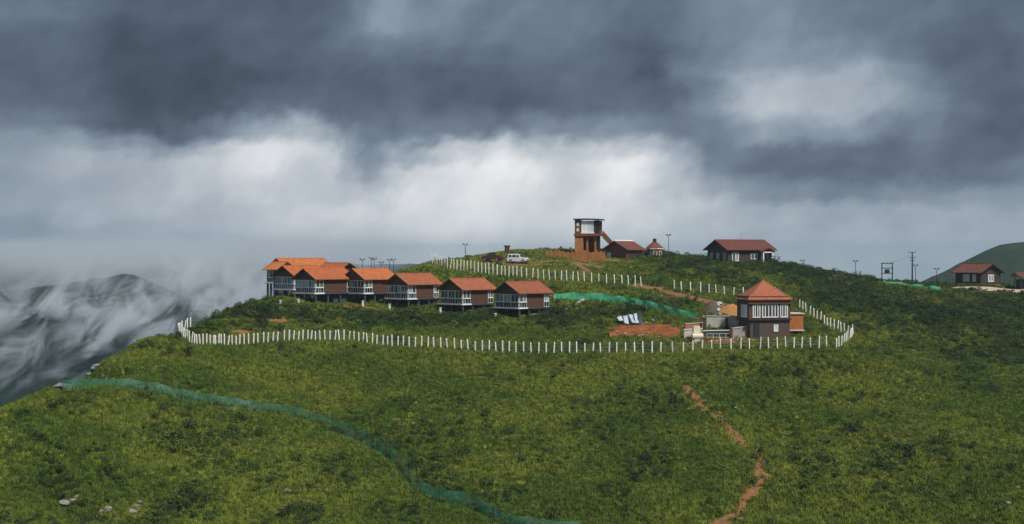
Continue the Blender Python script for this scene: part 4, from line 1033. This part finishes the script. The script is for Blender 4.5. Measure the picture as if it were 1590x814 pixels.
# ------------------------------------------------------------------ vehicles
def wheel(parent, x, y, r=0.36, w=0.24):
    sg = -1 if y < 0 else 1
    W_ = empty('wheel', (x, y, r)); W_.parent = parent
    def disc(name, r0, w0, m, n=16):
        mb = MB(); v = []; a = [(math.cos(2*math.pi*i/n), math.sin(2*math.pi*i/n)) for i in range(n)]
        v = [(c*r0, -w0/2, s*r0) for c, s in a] + [(c*r0, w0/2, s*r0) for c, s in a]
        mb.add(v, [(i, (i+1) % n, n+(i+1) % n, n+i) for i in range(n)] + [tuple(range(n))[::-1], tuple(range(n, 2*n))]); mb.build(name, m, W_)
    disc('tyre', r, w, M['rubber']); disc('rim', r*0.62, w+0.02, M['alloy'], 12)
def car(p, rz, paint, label, pickup=False):
    o = empty('parked_car', p, rz); tag(o, label, 'car'); o.scale = (1.0, 1.05, 1.12)
    # front is +x ; length 4.5, width 1.8
    prof = [(-2.2, 0.45), (-2.22, 0.95), (-2.1, 1.08), (0.95, 1.08), (1.9, 0.98), (2.2, 0.82), (2.25, 0.45), (1.9, 0.33), (-1.95, 0.33)]
    b = MB(); b.prism(prof, 'y', -0.88, 0.88); b.build('body', M[paint], o, bevel=0.05)
    if pickup: cab = [(-0.55, 1.085), (-0.45, 1.68), (0.35, 1.70), (0.98, 1.085)]
    else: cab = [(-2.08, 1.085), (-1.95, 1.66), (-1.6, 1.74), (0.1, 1.74), (0.35, 1.68), (1.0, 1.085)]
    c = MB(); k = len(cab)
    v = [(x, -0.86+0.16*(z-1.08)/0.66, z) for x, z in cab] + [(x, 0.86-0.16*(z-1.08)/0.66, z) for x, z in cab]
    c.add(v, [(i, (i+1) % k, k+(i+1) % k, k+i) for i in range(k)] + [tuple(range(k))[::-1], tuple(range(k, 2*k))]); c.build('cabin', M[paint], o, bevel=0.04)
    segs = ([(-0.4, 0.55)] if pickup else [(-1.85, -1.15), (-1.05, -0.2), (-0.1, 0.62)])
    for a, d in segs:
        for sg in (-1, 1):
            q = [(a, 1.14), (d, 1.14), (d-(0.28 if d > 0.4 else 0.02), 1.58), (a+0.04, 1.58)]
            m = MB(); yy = lambda z: sg*(0.868-0.16*(z-1.08)/0.66)
            m.add([(x, yy(z), z) for x, z in q] + [(x, yy(z)-sg*0.02, z) for x, z in q], [(0, 1, 2, 3), (7, 6, 5, 4), (0, 4, 5, 1), (1, 5, 6, 2), (2, 6, 7, 3), (3, 7, 4, 0)]); m.build('side_window', M['car_glass'], o)
    xw, xt = (0.98, 0.38) if not pickup else (0.98, 0.38)
    m = MB(); m.add([(xw-0.02, -0.74, 1.13), (xw-0.02, 0.74, 1.13), (xt+0.03, 0.62, 1.64), (xt+0.03, -0.62, 1.64), (xw-0.06, -0.74, 1.10), (xw-0.06, 0.74, 1.10), (xt-0.02, 0.62, 1.60), (xt-0.02, -0.62, 1.60)], [(0, 1, 2, 3), (7, 6, 5, 4), (0, 4, 5, 1), (1, 5, 6, 2), (2, 6, 7, 3), (3, 7, 4, 0)])
    for i in range(4): m.v[i] = (m.v[i][0]+0.045, m.v[i][1], m.v[i][2]+0.03)
    m.build('windscreen', M['car_glass'], o)
    xr = -2.09 if not pickup else -0.58
    MB().box(xr-0.03, xr+0.04, -0.62, 0.62, 1.2, 1.55).build('rear_window', M['car_glass'], o)
    for y in (-0.66, 0.66):
        MB().box(2.16, 2.262, y-0.17, y+0.17, 0.70, 0.84).build('headlight', M['lens'], o); MB().box(-2.25, -2.19, y-0.14, y+0.14, 0.75, 1.0).build('tail_light', M['lens_red'], o)
    MB().box(2.2, 2.30, -0.8, 0.8, 0.36, 0.56).build('front_bumper', M['iron'], o); MB().box(2.19, 2.268, -0.4, 0.4, 0.64, 0.80).build('grille', M['iron'], o)
    if pickup: MB().box(-2.1, -0.65, -0.72, 0.72, 1.082, 1.10).build('cargo_bed', M['iron'], o)
    for x in (-1.35, 1.4):
        for y in (-0.80, 0.80): wheel(o, x, y)
def park(px, py, rz, paint, label, pickup=False):
    p = gp(px, py); p.z = max(float(hz(p.x+dx, p.y+dy)) for dx in (-1.2, 0, 1.2) for dy in (-0.6, 0, 0.6)); car(p, rz, paint, label, pickup)
    BARE.extend([(p.x+dx, p.y+dy, 1.0) for dx in (-1.6, 0, 1.6) for dy in (-1.0, 0)])
park(804.5, 409.5, R(-22), 'car_white', 'white parked car on the muddy track below the crest')
park(764.5, 407, R(158), 'car_maroon', 'dark maroon pickup parked beside the white car', True)

# ------------------------------------------------------------------ rocks
def rock(px, py, r, label, m='stone', flat=0.6, seed=0, D=None):
    p = gp(px, py); rr = random.Random(seed*13+5)
    bm = bmesh.new(); bmesh.ops.create_icosphere(bm, subdivisions=2, radius=1.0)
    for v in bm.verts:
        k = 1 + 0.9*float(fbm(v.co.x*1.7+seed*3.1, v.co.y*1.7+v.co.z*2.1, 4, seed)) + rr.uniform(-.13, .13); v.co *= k
        v.co.x *= r*1.25; v.co.y *= r; v.co.z *= r*flat
    me = bpy.data.meshes.new('rock'); bm.to_mesh(me); bm.free(); me.materials.append(M[m])
    o = bpy.data.objects.new('rock', me); COL.objects.link(o); o.location = (p.x, p.y, p.z + r*flat*0.35); o.rotation_euler = (rr.uniform(-.3, .3), rr.uniform(-.3, .3), rr.uniform(0, 6))
    BARE.append((p.x, p.y-0.3, r*0.9)); BARE.append((p.x, p.y-0.3-r, r*0.6)); tag(o, label, 'rock', 'pale rocks in the grass'); return o
rk = [(100,783,.75,'flat pale rock highest of the cluster at the lower edge'),(112,778,.5,'small pale rock behind the flat one in the lower cluster'),(120,772,.4,'smallest pale rock above the lower cluster'),
      (158,796,.55,'pale rock with a flat top in the middle of the lower cluster'),(168,792,.6,'broad pale rock in the middle of the lower cluster'),(150,806,.6,'pale rock lowest in the picture corner cluster'),(180,802,.4,'pale stone beside the lowest rock'),
      (206,796,.6,'pale rock at the foot of the leaning row of stones'),(212,788,.45,'middle stone of the leaning row'),(218,781,.42,'top stone of the leaning row'),(446,763,.55,'lone pale rock in the middle of the front slope')]
for i, (px, py, r, l) in enumerate(rk): rock(px, py, r*0.72, l, seed=i+1)
for i, (px, py, r, l) in enumerate([(98,586,.9,'largest grey rock on the crest above the netting end'),(106,581,.7,'grey rock second up the crest above the netting'),(88,592,.6,'small grey rock lowest on the crest'),(150,557,.8,'grey rock higher up the misty crest'),(140,562,.5,'little grey rock below the higher crest rock')]):
    rock(px, py, r, l, 'stone', 0.55, 30+i)
rock(1273.5, 424, 1.0, 'rounded dark boulder on the skyline between lamp posts', 'stone_dark', 0.9, 50)
for i, (px, py, r, l) in enumerate([(1390,683,.35,'bright stone in the grass beyond the dirt trail'),(1381,679,.22,'small bright stone beside the brightest one'),(1142,634,.3,'white stone where the dirt trail begins to turn'),(1565,782,.4,'pale stone near the bottom corner of the slope')]):
    rock(px, py, r, l, 'stone', 0.5, 60+i)
def skyline_wall():
    o = wallseg('rubble_wall', (1290, 431.5), (1322, 435), 0.7, 0.5, 'stone_dark', 'low dark rubble wall on the skyline beside the boulder'); return o
skyline_wall()
def brick_pile():
    p = gp(952, 524); o = empty('brick_pile', p, R(10)); tag(o, 'small orange pile of bricks close behind the front fence', 'bricks')
    rr = random.Random(4)
    for z in range(4):
        for i in range(5-z//2):
            for j in range(2): MB().box(-0.7+i*0.29, -0.44+i*0.29, -0.3+j*0.31, -0.02+j*0.31, 0.2*z-0.05, 0.2*z+0.14).build('brick', M['brick'], o)
brick_pile()
def slope_poles():
    for i, (px, py, h, tx, l) in enumerate([(1003,490,1.9,0.0,'upright pale stick in the dark plants below the netting'),(1024,489,2.0,0.5,'leaning pale stick in the dark plants below the netting'),(939,492,1.7,0.0,'short pale stick nearest the striped tarpaulin'),(928,486,2.2,0.0,'thin pale pole among dark plants below the concrete path')]):
        p = gp(px, py); o = MB().tube([(0, 0, -0.3), (tx, 0, h)], 0.05, 6).build('stick', M['timber']); o.location = p; tag(o, l, 'stick')
slope_poles()

# ------------------------------------------------------------------ plants: grass, shrubs and scrub
def blade_clump(name, m, n, h, spread, w, seed, lean=0.5):
    rr = random.Random(seed); v = []; f = []
    for i in range(n):
        a = rr.uniform(0, 2*math.pi); r = spread*math.sqrt(rr.random()); x, y = r*math.cos(a), r*math.sin(a)
        hh = h*rr.uniform(0.55, 1.1); d = a + rr.uniform(-1, 1); l = lean*hh*rr.uniform(0.2, 1.0); ww = w*rr.uniform(0.6, 1.2); t = d + math.pi/2 + rr.uniform(-.8, .8)
        tx, ty = math.cos(t)*ww, math.sin(t)*ww; dx, dy = math.cos(d), math.sin(d); k = len(v)
        v += [(x-tx, y-ty, -0.1), (x+tx, y+ty, -0.1), (x+tx*0.9+dx*l*0.35, y+ty*0.9+dy*l*0.35, hh*0.6), (x-tx*0.9+dx*l*0.35, y-ty*0.9+dy*l*0.35, hh*0.6), (x+dx*l, y+dy*l, hh)]
        f += [(k, k+1, k+2, k+3), (k+3, k+2, k+4)]
    me = bpy.data.meshes.new(name); me.from_pydata(v, [], f); me.materials.append(m); me.update(); return bpy.data.objects.new(name, me)
def leaf_clump(name, m, n, r, zr, leaf, seed, lumps=5):
    """leaves through a lumpy dome"""
    rr = random.Random(seed); v = []; f = []
    L = [(rr.uniform(-.55, .55)*r, rr.uniform(-.55, .55)*r, rr.uniform(.2, .75)*zr, rr.uniform(.35, .6)*r) for _ in range(lumps)]
    for i in range(n):
        cx, cy, cz, cr = rr.choice(L)
        d = Vector((rr.gauss(0, 1), rr.gauss(0, 1), rr.gauss(0.25, 0.9))).normalized(); p = Vector((cx, cy, cz)) + Vector((d.x*cr, d.y*cr, d.z*cr*0.8))*rr.uniform(0.55, 1.08)
        if p.z < -0.05: p.z = rr.uniform(0, 0.2)
        nrm = (d + Vector((rr.gauss(0, .45), rr.gauss(0, .45), rr.gauss(0.2, .45)))).normalized()
        a = nrm.cross(Vector((0.3, 0.1, 1))).normalized(); b = nrm.cross(a); q = rr.uniform(0, 6.28); a, b = a*math.cos(q)+b*math.sin(q), b*math.cos(q)-a*math.sin(q)
        s = leaf*rr.uniform(0.6, 1.25); k = len(v)
        v += [tuple(p-a*s), tuple(p-b*s*0.55), tuple(p+a*s), tuple(p+b*s*0.55)]; f += [(k, k+1, k+2, k+3)]
    me = bpy.data.meshes.new(name); me.from_pydata(v, [], f); me.materials.append(m); me.update(); return bpy.data.objects.new(name, me)
def instancer(name, P, kinds, protos, label, scl):
    me = bpy.data.meshes.new(name); me.vertices.add(len(P)); me.vertices.foreach_set('co', np.ascontiguousarray(P, dtype=np.float32).ravel())
    a = me.attributes.new('pick', 'INT', 'POINT'); a.data.foreach_set('value', kinds.astype(np.int32))
    a = me.attributes.new('size', 'FLOAT', 'POINT'); a.data.foreach_set('value', scl.astype(np.float32))
    a = me.attributes.new('turn', 'FLOAT_VECTOR', 'POINT'); rot = np.c_[rng.normal(0, .12, len(P)), rng.normal(0, .12, len(P)), rng.uniform(0, 6.283, len(P))]; a.data.foreach_set('vector', rot.astype(np.float32).ravel())
    me.update(); o = bpy.data.objects.new(name, me); COL.objects.link(o)
    cl = bpy.data.collections.new(name + '_kinds')
    for i, p in enumerate(protos): cl.objects.link(p)
    g = bpy.data.node_groups.new(name + '_scatter', 'GeometryNodeTree')
    g.interface.new_socket('Geometry', in_out='INPUT', socket_type='NodeSocketGeometry'); g.interface.new_socket('Geometry', in_out='OUTPUT', socket_type='NodeSocketGeometry')
    n = g.nodes; gi = n.new('NodeGroupInput'); go = n.new('NodeGroupOutput'); ip = n.new('GeometryNodeInstanceOnPoints'); ci = n.new('GeometryNodeCollectionInfo')
    ci.inputs['Collection'].default_value = cl; ci.inputs['Separate Children'].default_value = True; ci.inputs['Reset Children'].default_value = True
    def attr(nm, ty):
        q = n.new('GeometryNodeInputNamedAttribute'); q.data_type = ty; q.inputs['Name'].default_value = nm; return q.outputs['Attribute']
    e2r = n.new('FunctionNodeEulerToRotation'); g.links.new(attr('turn', 'FLOAT_VECTOR'), e2r.inputs[0])
    g.links.new(gi.outputs[0], ip.inputs['Points']); g.links.new(ci.outputs[0], ip.inputs['Instance']); ip.inputs['Pick Instance'].default_value = True
    g.links.new(attr('pick', 'INT'), ip.inputs['Instance Index']); g.links.new(e2r.outputs[0], ip.inputs['Rotation']); g.links.new(attr('size', 'FLOAT'), ip.inputs['Scale'])
    g.links.new(ip.outputs[0], go.inputs[0])
    md = o.modifiers.new('scatter', 'NODES'); md.node_group = g
    tag(o, label, name.replace('_', ' '), kind='stuff'); return o

for (px_, py_) in [(c_, r_) for c_ in range(1462, 1620, 6) for r_ in (446, 449, 452, 455)]:
    if py_ < 446 + (px_-1440)*0.09 + 3:
        q_ = gp(px_, py_); BARE.append((q_.x, q_.y, 1.2))
for px_ in range(1372, 1464, 5):
    q_ = gp(px_, 441 + (px_-1372)*0.13 + 1.5); BARE.append((q_.x, q_.y-0.8, 0.9)); BARE.append((q_.x, q_.y-2.0, 0.8))
BA = np.array(BARE)
def bare_mask(x, y):
    m = np.zeros(len(x), bool)
    # coarse buckets keep this quick
    for bx, by, br in BA:
        m |= (np.abs(x-bx) < br) & (np.abs(y-by) < br) & ((x-bx)**2 + (y-by)**2 < br*br)
    return m
def gs(px, py, cx, cy, sx, sy): return np.exp(-((px-cx)/sx)**2 - ((py-cy)/sy)**2)
def scatter_points(step, y0, y1):
    xs = []; ys = []
    for y in np.arange(y0, y1, step):
        hw = min(0.44*y + 30, 175); x = np.arange(-hw, hw, step); xs.append(x); ys.append(np.full(len(x), y))
    x = np.concatenate(xs); y = np.concatenate(ys)
    x = x + rng.uniform(-.5, .5, len(x))*step; y = y + rng.uniform(-.5, .5, len(y))*step
    k = (x > -122) & (x < 172) & (y > 101) & (y < 344); return x[k], y[k]
def facing(x, y):
    """keep ground that faces or nearly faces the viewer's side of the hill"""
    e = 1.5; z = hz(x, y); z2 = hz(x, y+e); z3 = hz(x, y+6)
    return ((z3 - z)/6 - z/y > -0.22)
def plant():
    # meadow grass
    x, y = scatter_points(0.40, 108, 240); x2, y2 = scatter_points(0.55, 240, 340); x = np.r_[x, x2]; y = np.r_[y, y2]
    k = facing(x, y); x, y = x[k], y[k]; z = hz(x, y); px, py = project(x, y, z)
    k = ~bare_mask(x, y) | ((rng.random(len(x)) < 0.13) & (y < 212) & (px > 1040)); x, y, z, px, py = x[k], y[k], z[k], px[k], py[k]
    lawn = 0.5*gs(px, py, 870, 408, 110, 15) + gs(px, py, 700, 405, 90, 16) + 0.8*gs(px, py, 820, 392, 70, 8) + 0.4*gs(px, py, 480, 490, 80, 14) + 0.35*gs(px, py, 800, 418, 160, 14)
    keep = rng.random(len(x)) < 0.93
    big = fbm(x/9, y/9, 3, 77); isl = rng.random(len(x)) < np.clip(lawn*1.1 + 0.16*(big > 0.08), 0, 0.95)
    kind = np.where(isl, rng.integers(3, 5, len(x)), rng.integers(0, 3, len(x)))
    sc = rng.uniform(0.6, 1.25, len(x)) * (1 + 0.6*fbm(x/4, y/4, 3, 60)) * np.where(lawn > 0.3, 0.65, 1.0)
    g = [blade_clump('a_grass', M['grass'], 34, 0.42, 0.34, 0.035, 1), blade_clump('b_grass', M['grass'], 30, 0.36, 0.38, 0.04, 2, 0.8), blade_clump('c_grass', M['grass'], 26, 0.55, 0.28, 0.03, 3, 0.35),
         blade_clump('d_lawn', M['lawn'], 34, 0.34, 0.36, 0.035, 4), blade_clump('e_lawn', M['lawn'], 30, 0.42, 0.32, 0.04, 5, 0.7)]
    instancer('grass', np.c_[x, y, z][keep], kind[keep], g, 'short green meadow grass covering the whole hill', sc[keep])
    # shrubs
    x, y = scatter_points(0.62, 108, 336); k = facing(x, y); x, y = x[k], y[k]; z = hz(x, y); px, py = project(x, y, z)
    k = ~bare_mask(x, y); x, y, z, px, py = x[k], y[k], z[k], px[k], py[k]
    c = fbm(x/3.6, y/5.5, 4, 5) + 0.75*fbm(x/13, y/16, 3, 15)
    right = 1/(1+np.exp(-((px-1120)*0.30 - (py-430)*1.0 - 20)/22)) * (py > 395) * (px > 1000)   # dark scrub on the far flank; its dark colour also paints in cloud shadow
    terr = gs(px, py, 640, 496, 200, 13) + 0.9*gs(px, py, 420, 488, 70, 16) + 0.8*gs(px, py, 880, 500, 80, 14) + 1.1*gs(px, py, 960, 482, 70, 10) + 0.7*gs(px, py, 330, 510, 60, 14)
    low = 0.75*gs(px, py, 120, 730, 300, 100) + 0.30*gs(px, py, 1350, 740, 220, 60) + 0.35*gs(px, py, 850, 790, 200, 60)
    front = gs(px, py, 700, 590, 500, 45) + gs(px, py, 1400, 640, 260, 50)
    inside = gs(px, py, 700, 525, 330, 8)*0.5
    prob = np.clip(0.12 + 1.7*c + 1.1*right + 0.8*terr + 0.40*low - 0.22*front - inside, 0.0, 0.92)
    prob *= np.where((lawn_at(px, py) > 0.35), 0.12, 1.0)
    k = rng.random(len(x)) < prob; x, y, z, px, py, right, terr, low, c = [q[k] for q in (x, y, z, px, py, right, terr, low, c)]
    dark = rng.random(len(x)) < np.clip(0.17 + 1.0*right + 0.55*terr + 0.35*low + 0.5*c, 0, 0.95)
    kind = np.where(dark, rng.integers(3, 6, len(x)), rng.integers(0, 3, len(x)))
    sc = rng.uniform(0.45, 1.0, len(x)) * (1 + 0.4*right + 0.45*terr + 0.25*low) * (1 + 0.8*np.clip(c, -.3, .5)) * (1 - 0.22*np.clip(gs(px, py, 750, 620, 560, 75), 0, 1))
    sc = np.where(rng.random(len(x)) < 0.10, sc*1.7, sc)
    sc = np.where((px > 1360) & (py < 474), sc*0.6, sc)
    trim = np.zeros(len(x), bool)
    for tx_, ty_, tr_ in TRIM: trim |= (x-tx_)**2 + (y-ty_)**2 < tr_*tr_
    sc = np.where(trim, sc*0.4, sc)
    near_fence = np.zeros(len(x), bool)
    for p in Pf: near_fence |= (np.abs(x-p.x) < 1.0) & (y-p.y > -2.4) & (y-p.y < 0.8)
    sc = np.where(near_fence, np.minimum(sc, 0.45), sc)
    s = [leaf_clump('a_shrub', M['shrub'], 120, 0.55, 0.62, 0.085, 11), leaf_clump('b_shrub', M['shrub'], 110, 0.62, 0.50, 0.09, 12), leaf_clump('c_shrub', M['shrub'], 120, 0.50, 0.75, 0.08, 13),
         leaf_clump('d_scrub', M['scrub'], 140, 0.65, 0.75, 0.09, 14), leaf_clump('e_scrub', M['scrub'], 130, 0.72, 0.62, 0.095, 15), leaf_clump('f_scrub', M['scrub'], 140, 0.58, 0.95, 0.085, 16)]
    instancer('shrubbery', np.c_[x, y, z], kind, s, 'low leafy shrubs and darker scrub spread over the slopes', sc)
    # broken soil and stones on the building site
    x = rng.uniform(8, 42, 2600); y = rng.uniform(222, 250, 2600); z = hz(x, y); px, py = project(x, y, z)
    pr = gs(px, py, 1005, 516, 50, 10) + 0.8*gs(px, py, 1110, 531, 50, 5) + 0.8*gs(px, py, 1115, 494, 34, 8); k = rng.random(len(x)) < pr*0.9; x, y, z = x[k], y[k], z[k]
    def clod(nm, sd, m):
        bm = bmesh.new(); bmesh.ops.create_icosphere(bm, subdivisions=1, radius=0.2); r = random.Random(sd)
        for v in bm.verts: v.co *= r.uniform(0.6, 1.4); v.co.z *= 0.75
        me = bpy.data.meshes.new(nm); bm.to_mesh(me); bm.free(); me.materials.append(m); return bpy.data.objects.new(nm, me)
    instancer('rubble', np.c_[x, y, z+0.15], rng.integers(0, 4, len(x)), [clod('a_clod', 1, M['soil_red']), clod('b_clod', 2, M['track']), clod('c_clod', 3, M['concrete']), clod('d_clod', 4, M['soil_red'])], 'broken soil and rubble strewn over the building site', rng.uniform(0.5, 1.9, len(x)))
    # scattered pebbles and dead stalks
    x, y = scatter_points(1.3, 130, 235); z = hz(x, y); px, py = project(x, y, z)
    pr = 0.008 + 0.10*gs(px, py, 1450, 690, 170, 60)*(fbm(x/5, y/5, 2, 91) > 0.02) + 0.25*gs(px, py, 1150, 700, 60, 90) + 0.08*gs(px, py, 1540, 770, 80, 40)
    k = rng.random(len(x)) < pr; x, y, z = x[k], y[k], z[k] + 0.12
    def peb(nm, sd):
        bm = bmesh.new(); bmesh.ops.create_icosphere(bm, subdivisions=1, radius=0.2); r = random.Random(sd)
        for v in bm.verts: v.co *= r.uniform(0.7, 1.3); v.co.z *= 0.7
        me = bpy.data.meshes.new(nm); bm.to_mesh(me); bm.free(); me.materials.append(M['stone']); return bpy.data.objects.new(nm, me)
    instancer('pebbles', np.c_[x, y, z], rng.integers(0, 2, len(x)), [peb('a_pebble', 1), peb('b_pebble', 2)], 'small pale stones scattered in the grass', rng.uniform(0.35, 1.2, len(x)))
def lawn_at(px, py): return 0.9*gs(px, py, 870, 408, 110, 15) + gs(px, py, 700, 405, 90, 16) + 0.8*gs(px, py, 820, 392, 70, 8) + 0.35*gs(px, py, 800, 418, 160, 14)
plant()

# ------------------------------------------------------------------ air: thin haze and the mist on the wooded ridge
def haze():
    o = MB().box(-6600, 6600, -3700, 7800, VALLEY-60, 48).build('haze', None); tag(o, 'thin pale haze in the valley air', 'haze', kind='stuff')
    m = bpy.data.materials.new('valley_haze'); m.use_nodes = True; t = NT(m.node_tree); t.n.clear()
    out = t.new('ShaderNodeOutputMaterial'); v = t.new('ShaderNodeVolumePrincipled'); v.inputs['Density'].default_value = 0.00014; v.inputs['Color'].default_value = (0.66, 0.86, 1.0, 1); v.inputs['Anisotropy'].default_value = 0.2
    t.l.new(v.outputs[0], out.inputs['Volume']); o.data.materials.append(m); return o
haze()

def mist(name, lo, hi, label, dens, slope, masks, seed, along=(0.74, 0.67), st=0.062, thr=(0.475, 0.66), band=(-12, 4, 14, 46), wobble=0.0):
    """drifting streaks of cloud hugging a slope; slope = (y0, z0, dz/dy); masks = [(col, row, half w, half h, gain)] turned into metres at the middle distance"""
    o = MB().box(lo[0], hi[0], lo[1], hi[1], lo[2], hi[2]).build(name, None); tag(o, label, 'mist', kind='stuff')
    m = bpy.data.materials.new(name); m.use_nodes = True; t = NT(m.node_tree); t.n.clear()
    out = t.new('ShaderNodeOutputMaterial'); v = t.new('ShaderNodeVolumePrincipled')
    p = t.new('ShaderNodeNewGeometry').outputs['Position']; x, y, z = t.sep(p)
    a, b = along
    s_ = t.m('ADD', t.m('MULTIPLY', x, a), t.m('MULTIPLY', z, b)); c_ = t.m('SUBTRACT', t.m('MULTIPLY', z, a), t.m('MULTIPLY', x, b))
    q = t.comb(t.m('MULTIPLY', s_, st*0.62), t.m('MULTIPLY', c_, st), t.m('MULTIPLY', y, st*0.4))
    n = t.noise(t.vm('ADD', q, (seed, seed*0.7, 0)), 1.0, 8, 0.66, dist=0.8)
    d = t.rng(n, thr[0], thr[1])
    sd = t.m('SUBTRACT', z, t.m('ADD', slope[1], t.m('MULTIPLY', t.m('SUBTRACT', y, slope[0]), slope[2])))
    d = t.m('MULTIPLY', d, t.m('MULTIPLY', t.rng(sd, band[0], band[1]), t.rng(sd, band[2], band[3], 1.0, 0.0)))
    ym = (lo[1]+hi[1])/2; g = None
    for (cx, cy, sx, sy, gn) in masks:
        e = t.new('ShaderNodeVectorMath', operation='MULTIPLY_ADD'); t.put(e.inputs[0], p); k = ym/FPX
        e.inputs[1].default_value = (1/(sx*k), 0, 1/(sy*k)); e.inputs[2].default_value = (-(cx-795)/sx, 0, (cy-HOR)/sy)
        w = t.m('MULTIPLY', t.m('POWER', 0.36788, t.vm('DOT_PRODUCT', e.outputs[0], e.outputs[0])), gn); g = w if g is None else t.m('ADD', g, w)
    d = t.m('MULTIPLY', d, g)
    # thin out towards the sides of the bank
    for ax_, l, h in ((x, lo[0], hi[0]), (y, lo[1], hi[1])):
        f = 0.12*(h-l); d = t.m('MULTIPLY', d, t.m('MULTIPLY', t.rng(ax_, l, l+f), t.rng(ax_, h-f, h, 1.0, 0.0)))
    t.put(v.inputs['Density'], t.m('MULTIPLY', d, dens)); v.inputs['Color'].default_value = (0.90, 0.95, 1, 1); v.inputs['Anisotropy'].default_value = 0.1
    t.l.new(v.outputs[0], out.inputs['Volume']); o.data.materials.append(m); return o
mist('mist', (-400, 740, -120), (-110, 960, 12), 'white mist streaming over the dark wooded ridge', 0.08, (890, -20, 0.40),
     [(300, 455, 130, 45, 1.3), (110, 470, 130, 50, 0.8), (60, 560, 110, 60, 0.55), (190, 520, 150, 50, 0.55), (230, 405, 200, 22, 0.7)], 3.0)
mist('mist', (-620, 1250, -70), (-160, 1600, 26), 'pale cloud bank resting between the ridge and the far range', 0.0075, (1400, -20, 0.02),
     [(200, 405, 260, 26, 1.0), (370, 430, 110, 30, 0.9), (40, 420, 150, 26, 0.7)], 9.0, st=0.013, thr=(0.45, 0.66), band=(-70, -30, -12, 34))

mist('mist', (-1150, 1900, -80), (-100, 2350, 45), 'low grey cloud swallowing the top of the far range', 0.0062, (2100, 0, 0.0),
     [(-60, 396, 240, 22, 1.0), (150, 392, 220, 24, 1.0), (330, 396, 160, 24, 1.0), (480, 394, 160, 22, 0.8)], 21.0, along=(0.98, 0.2), st=0.006, thr=(0.22, 0.60), band=(-80, -40, 8, 44))
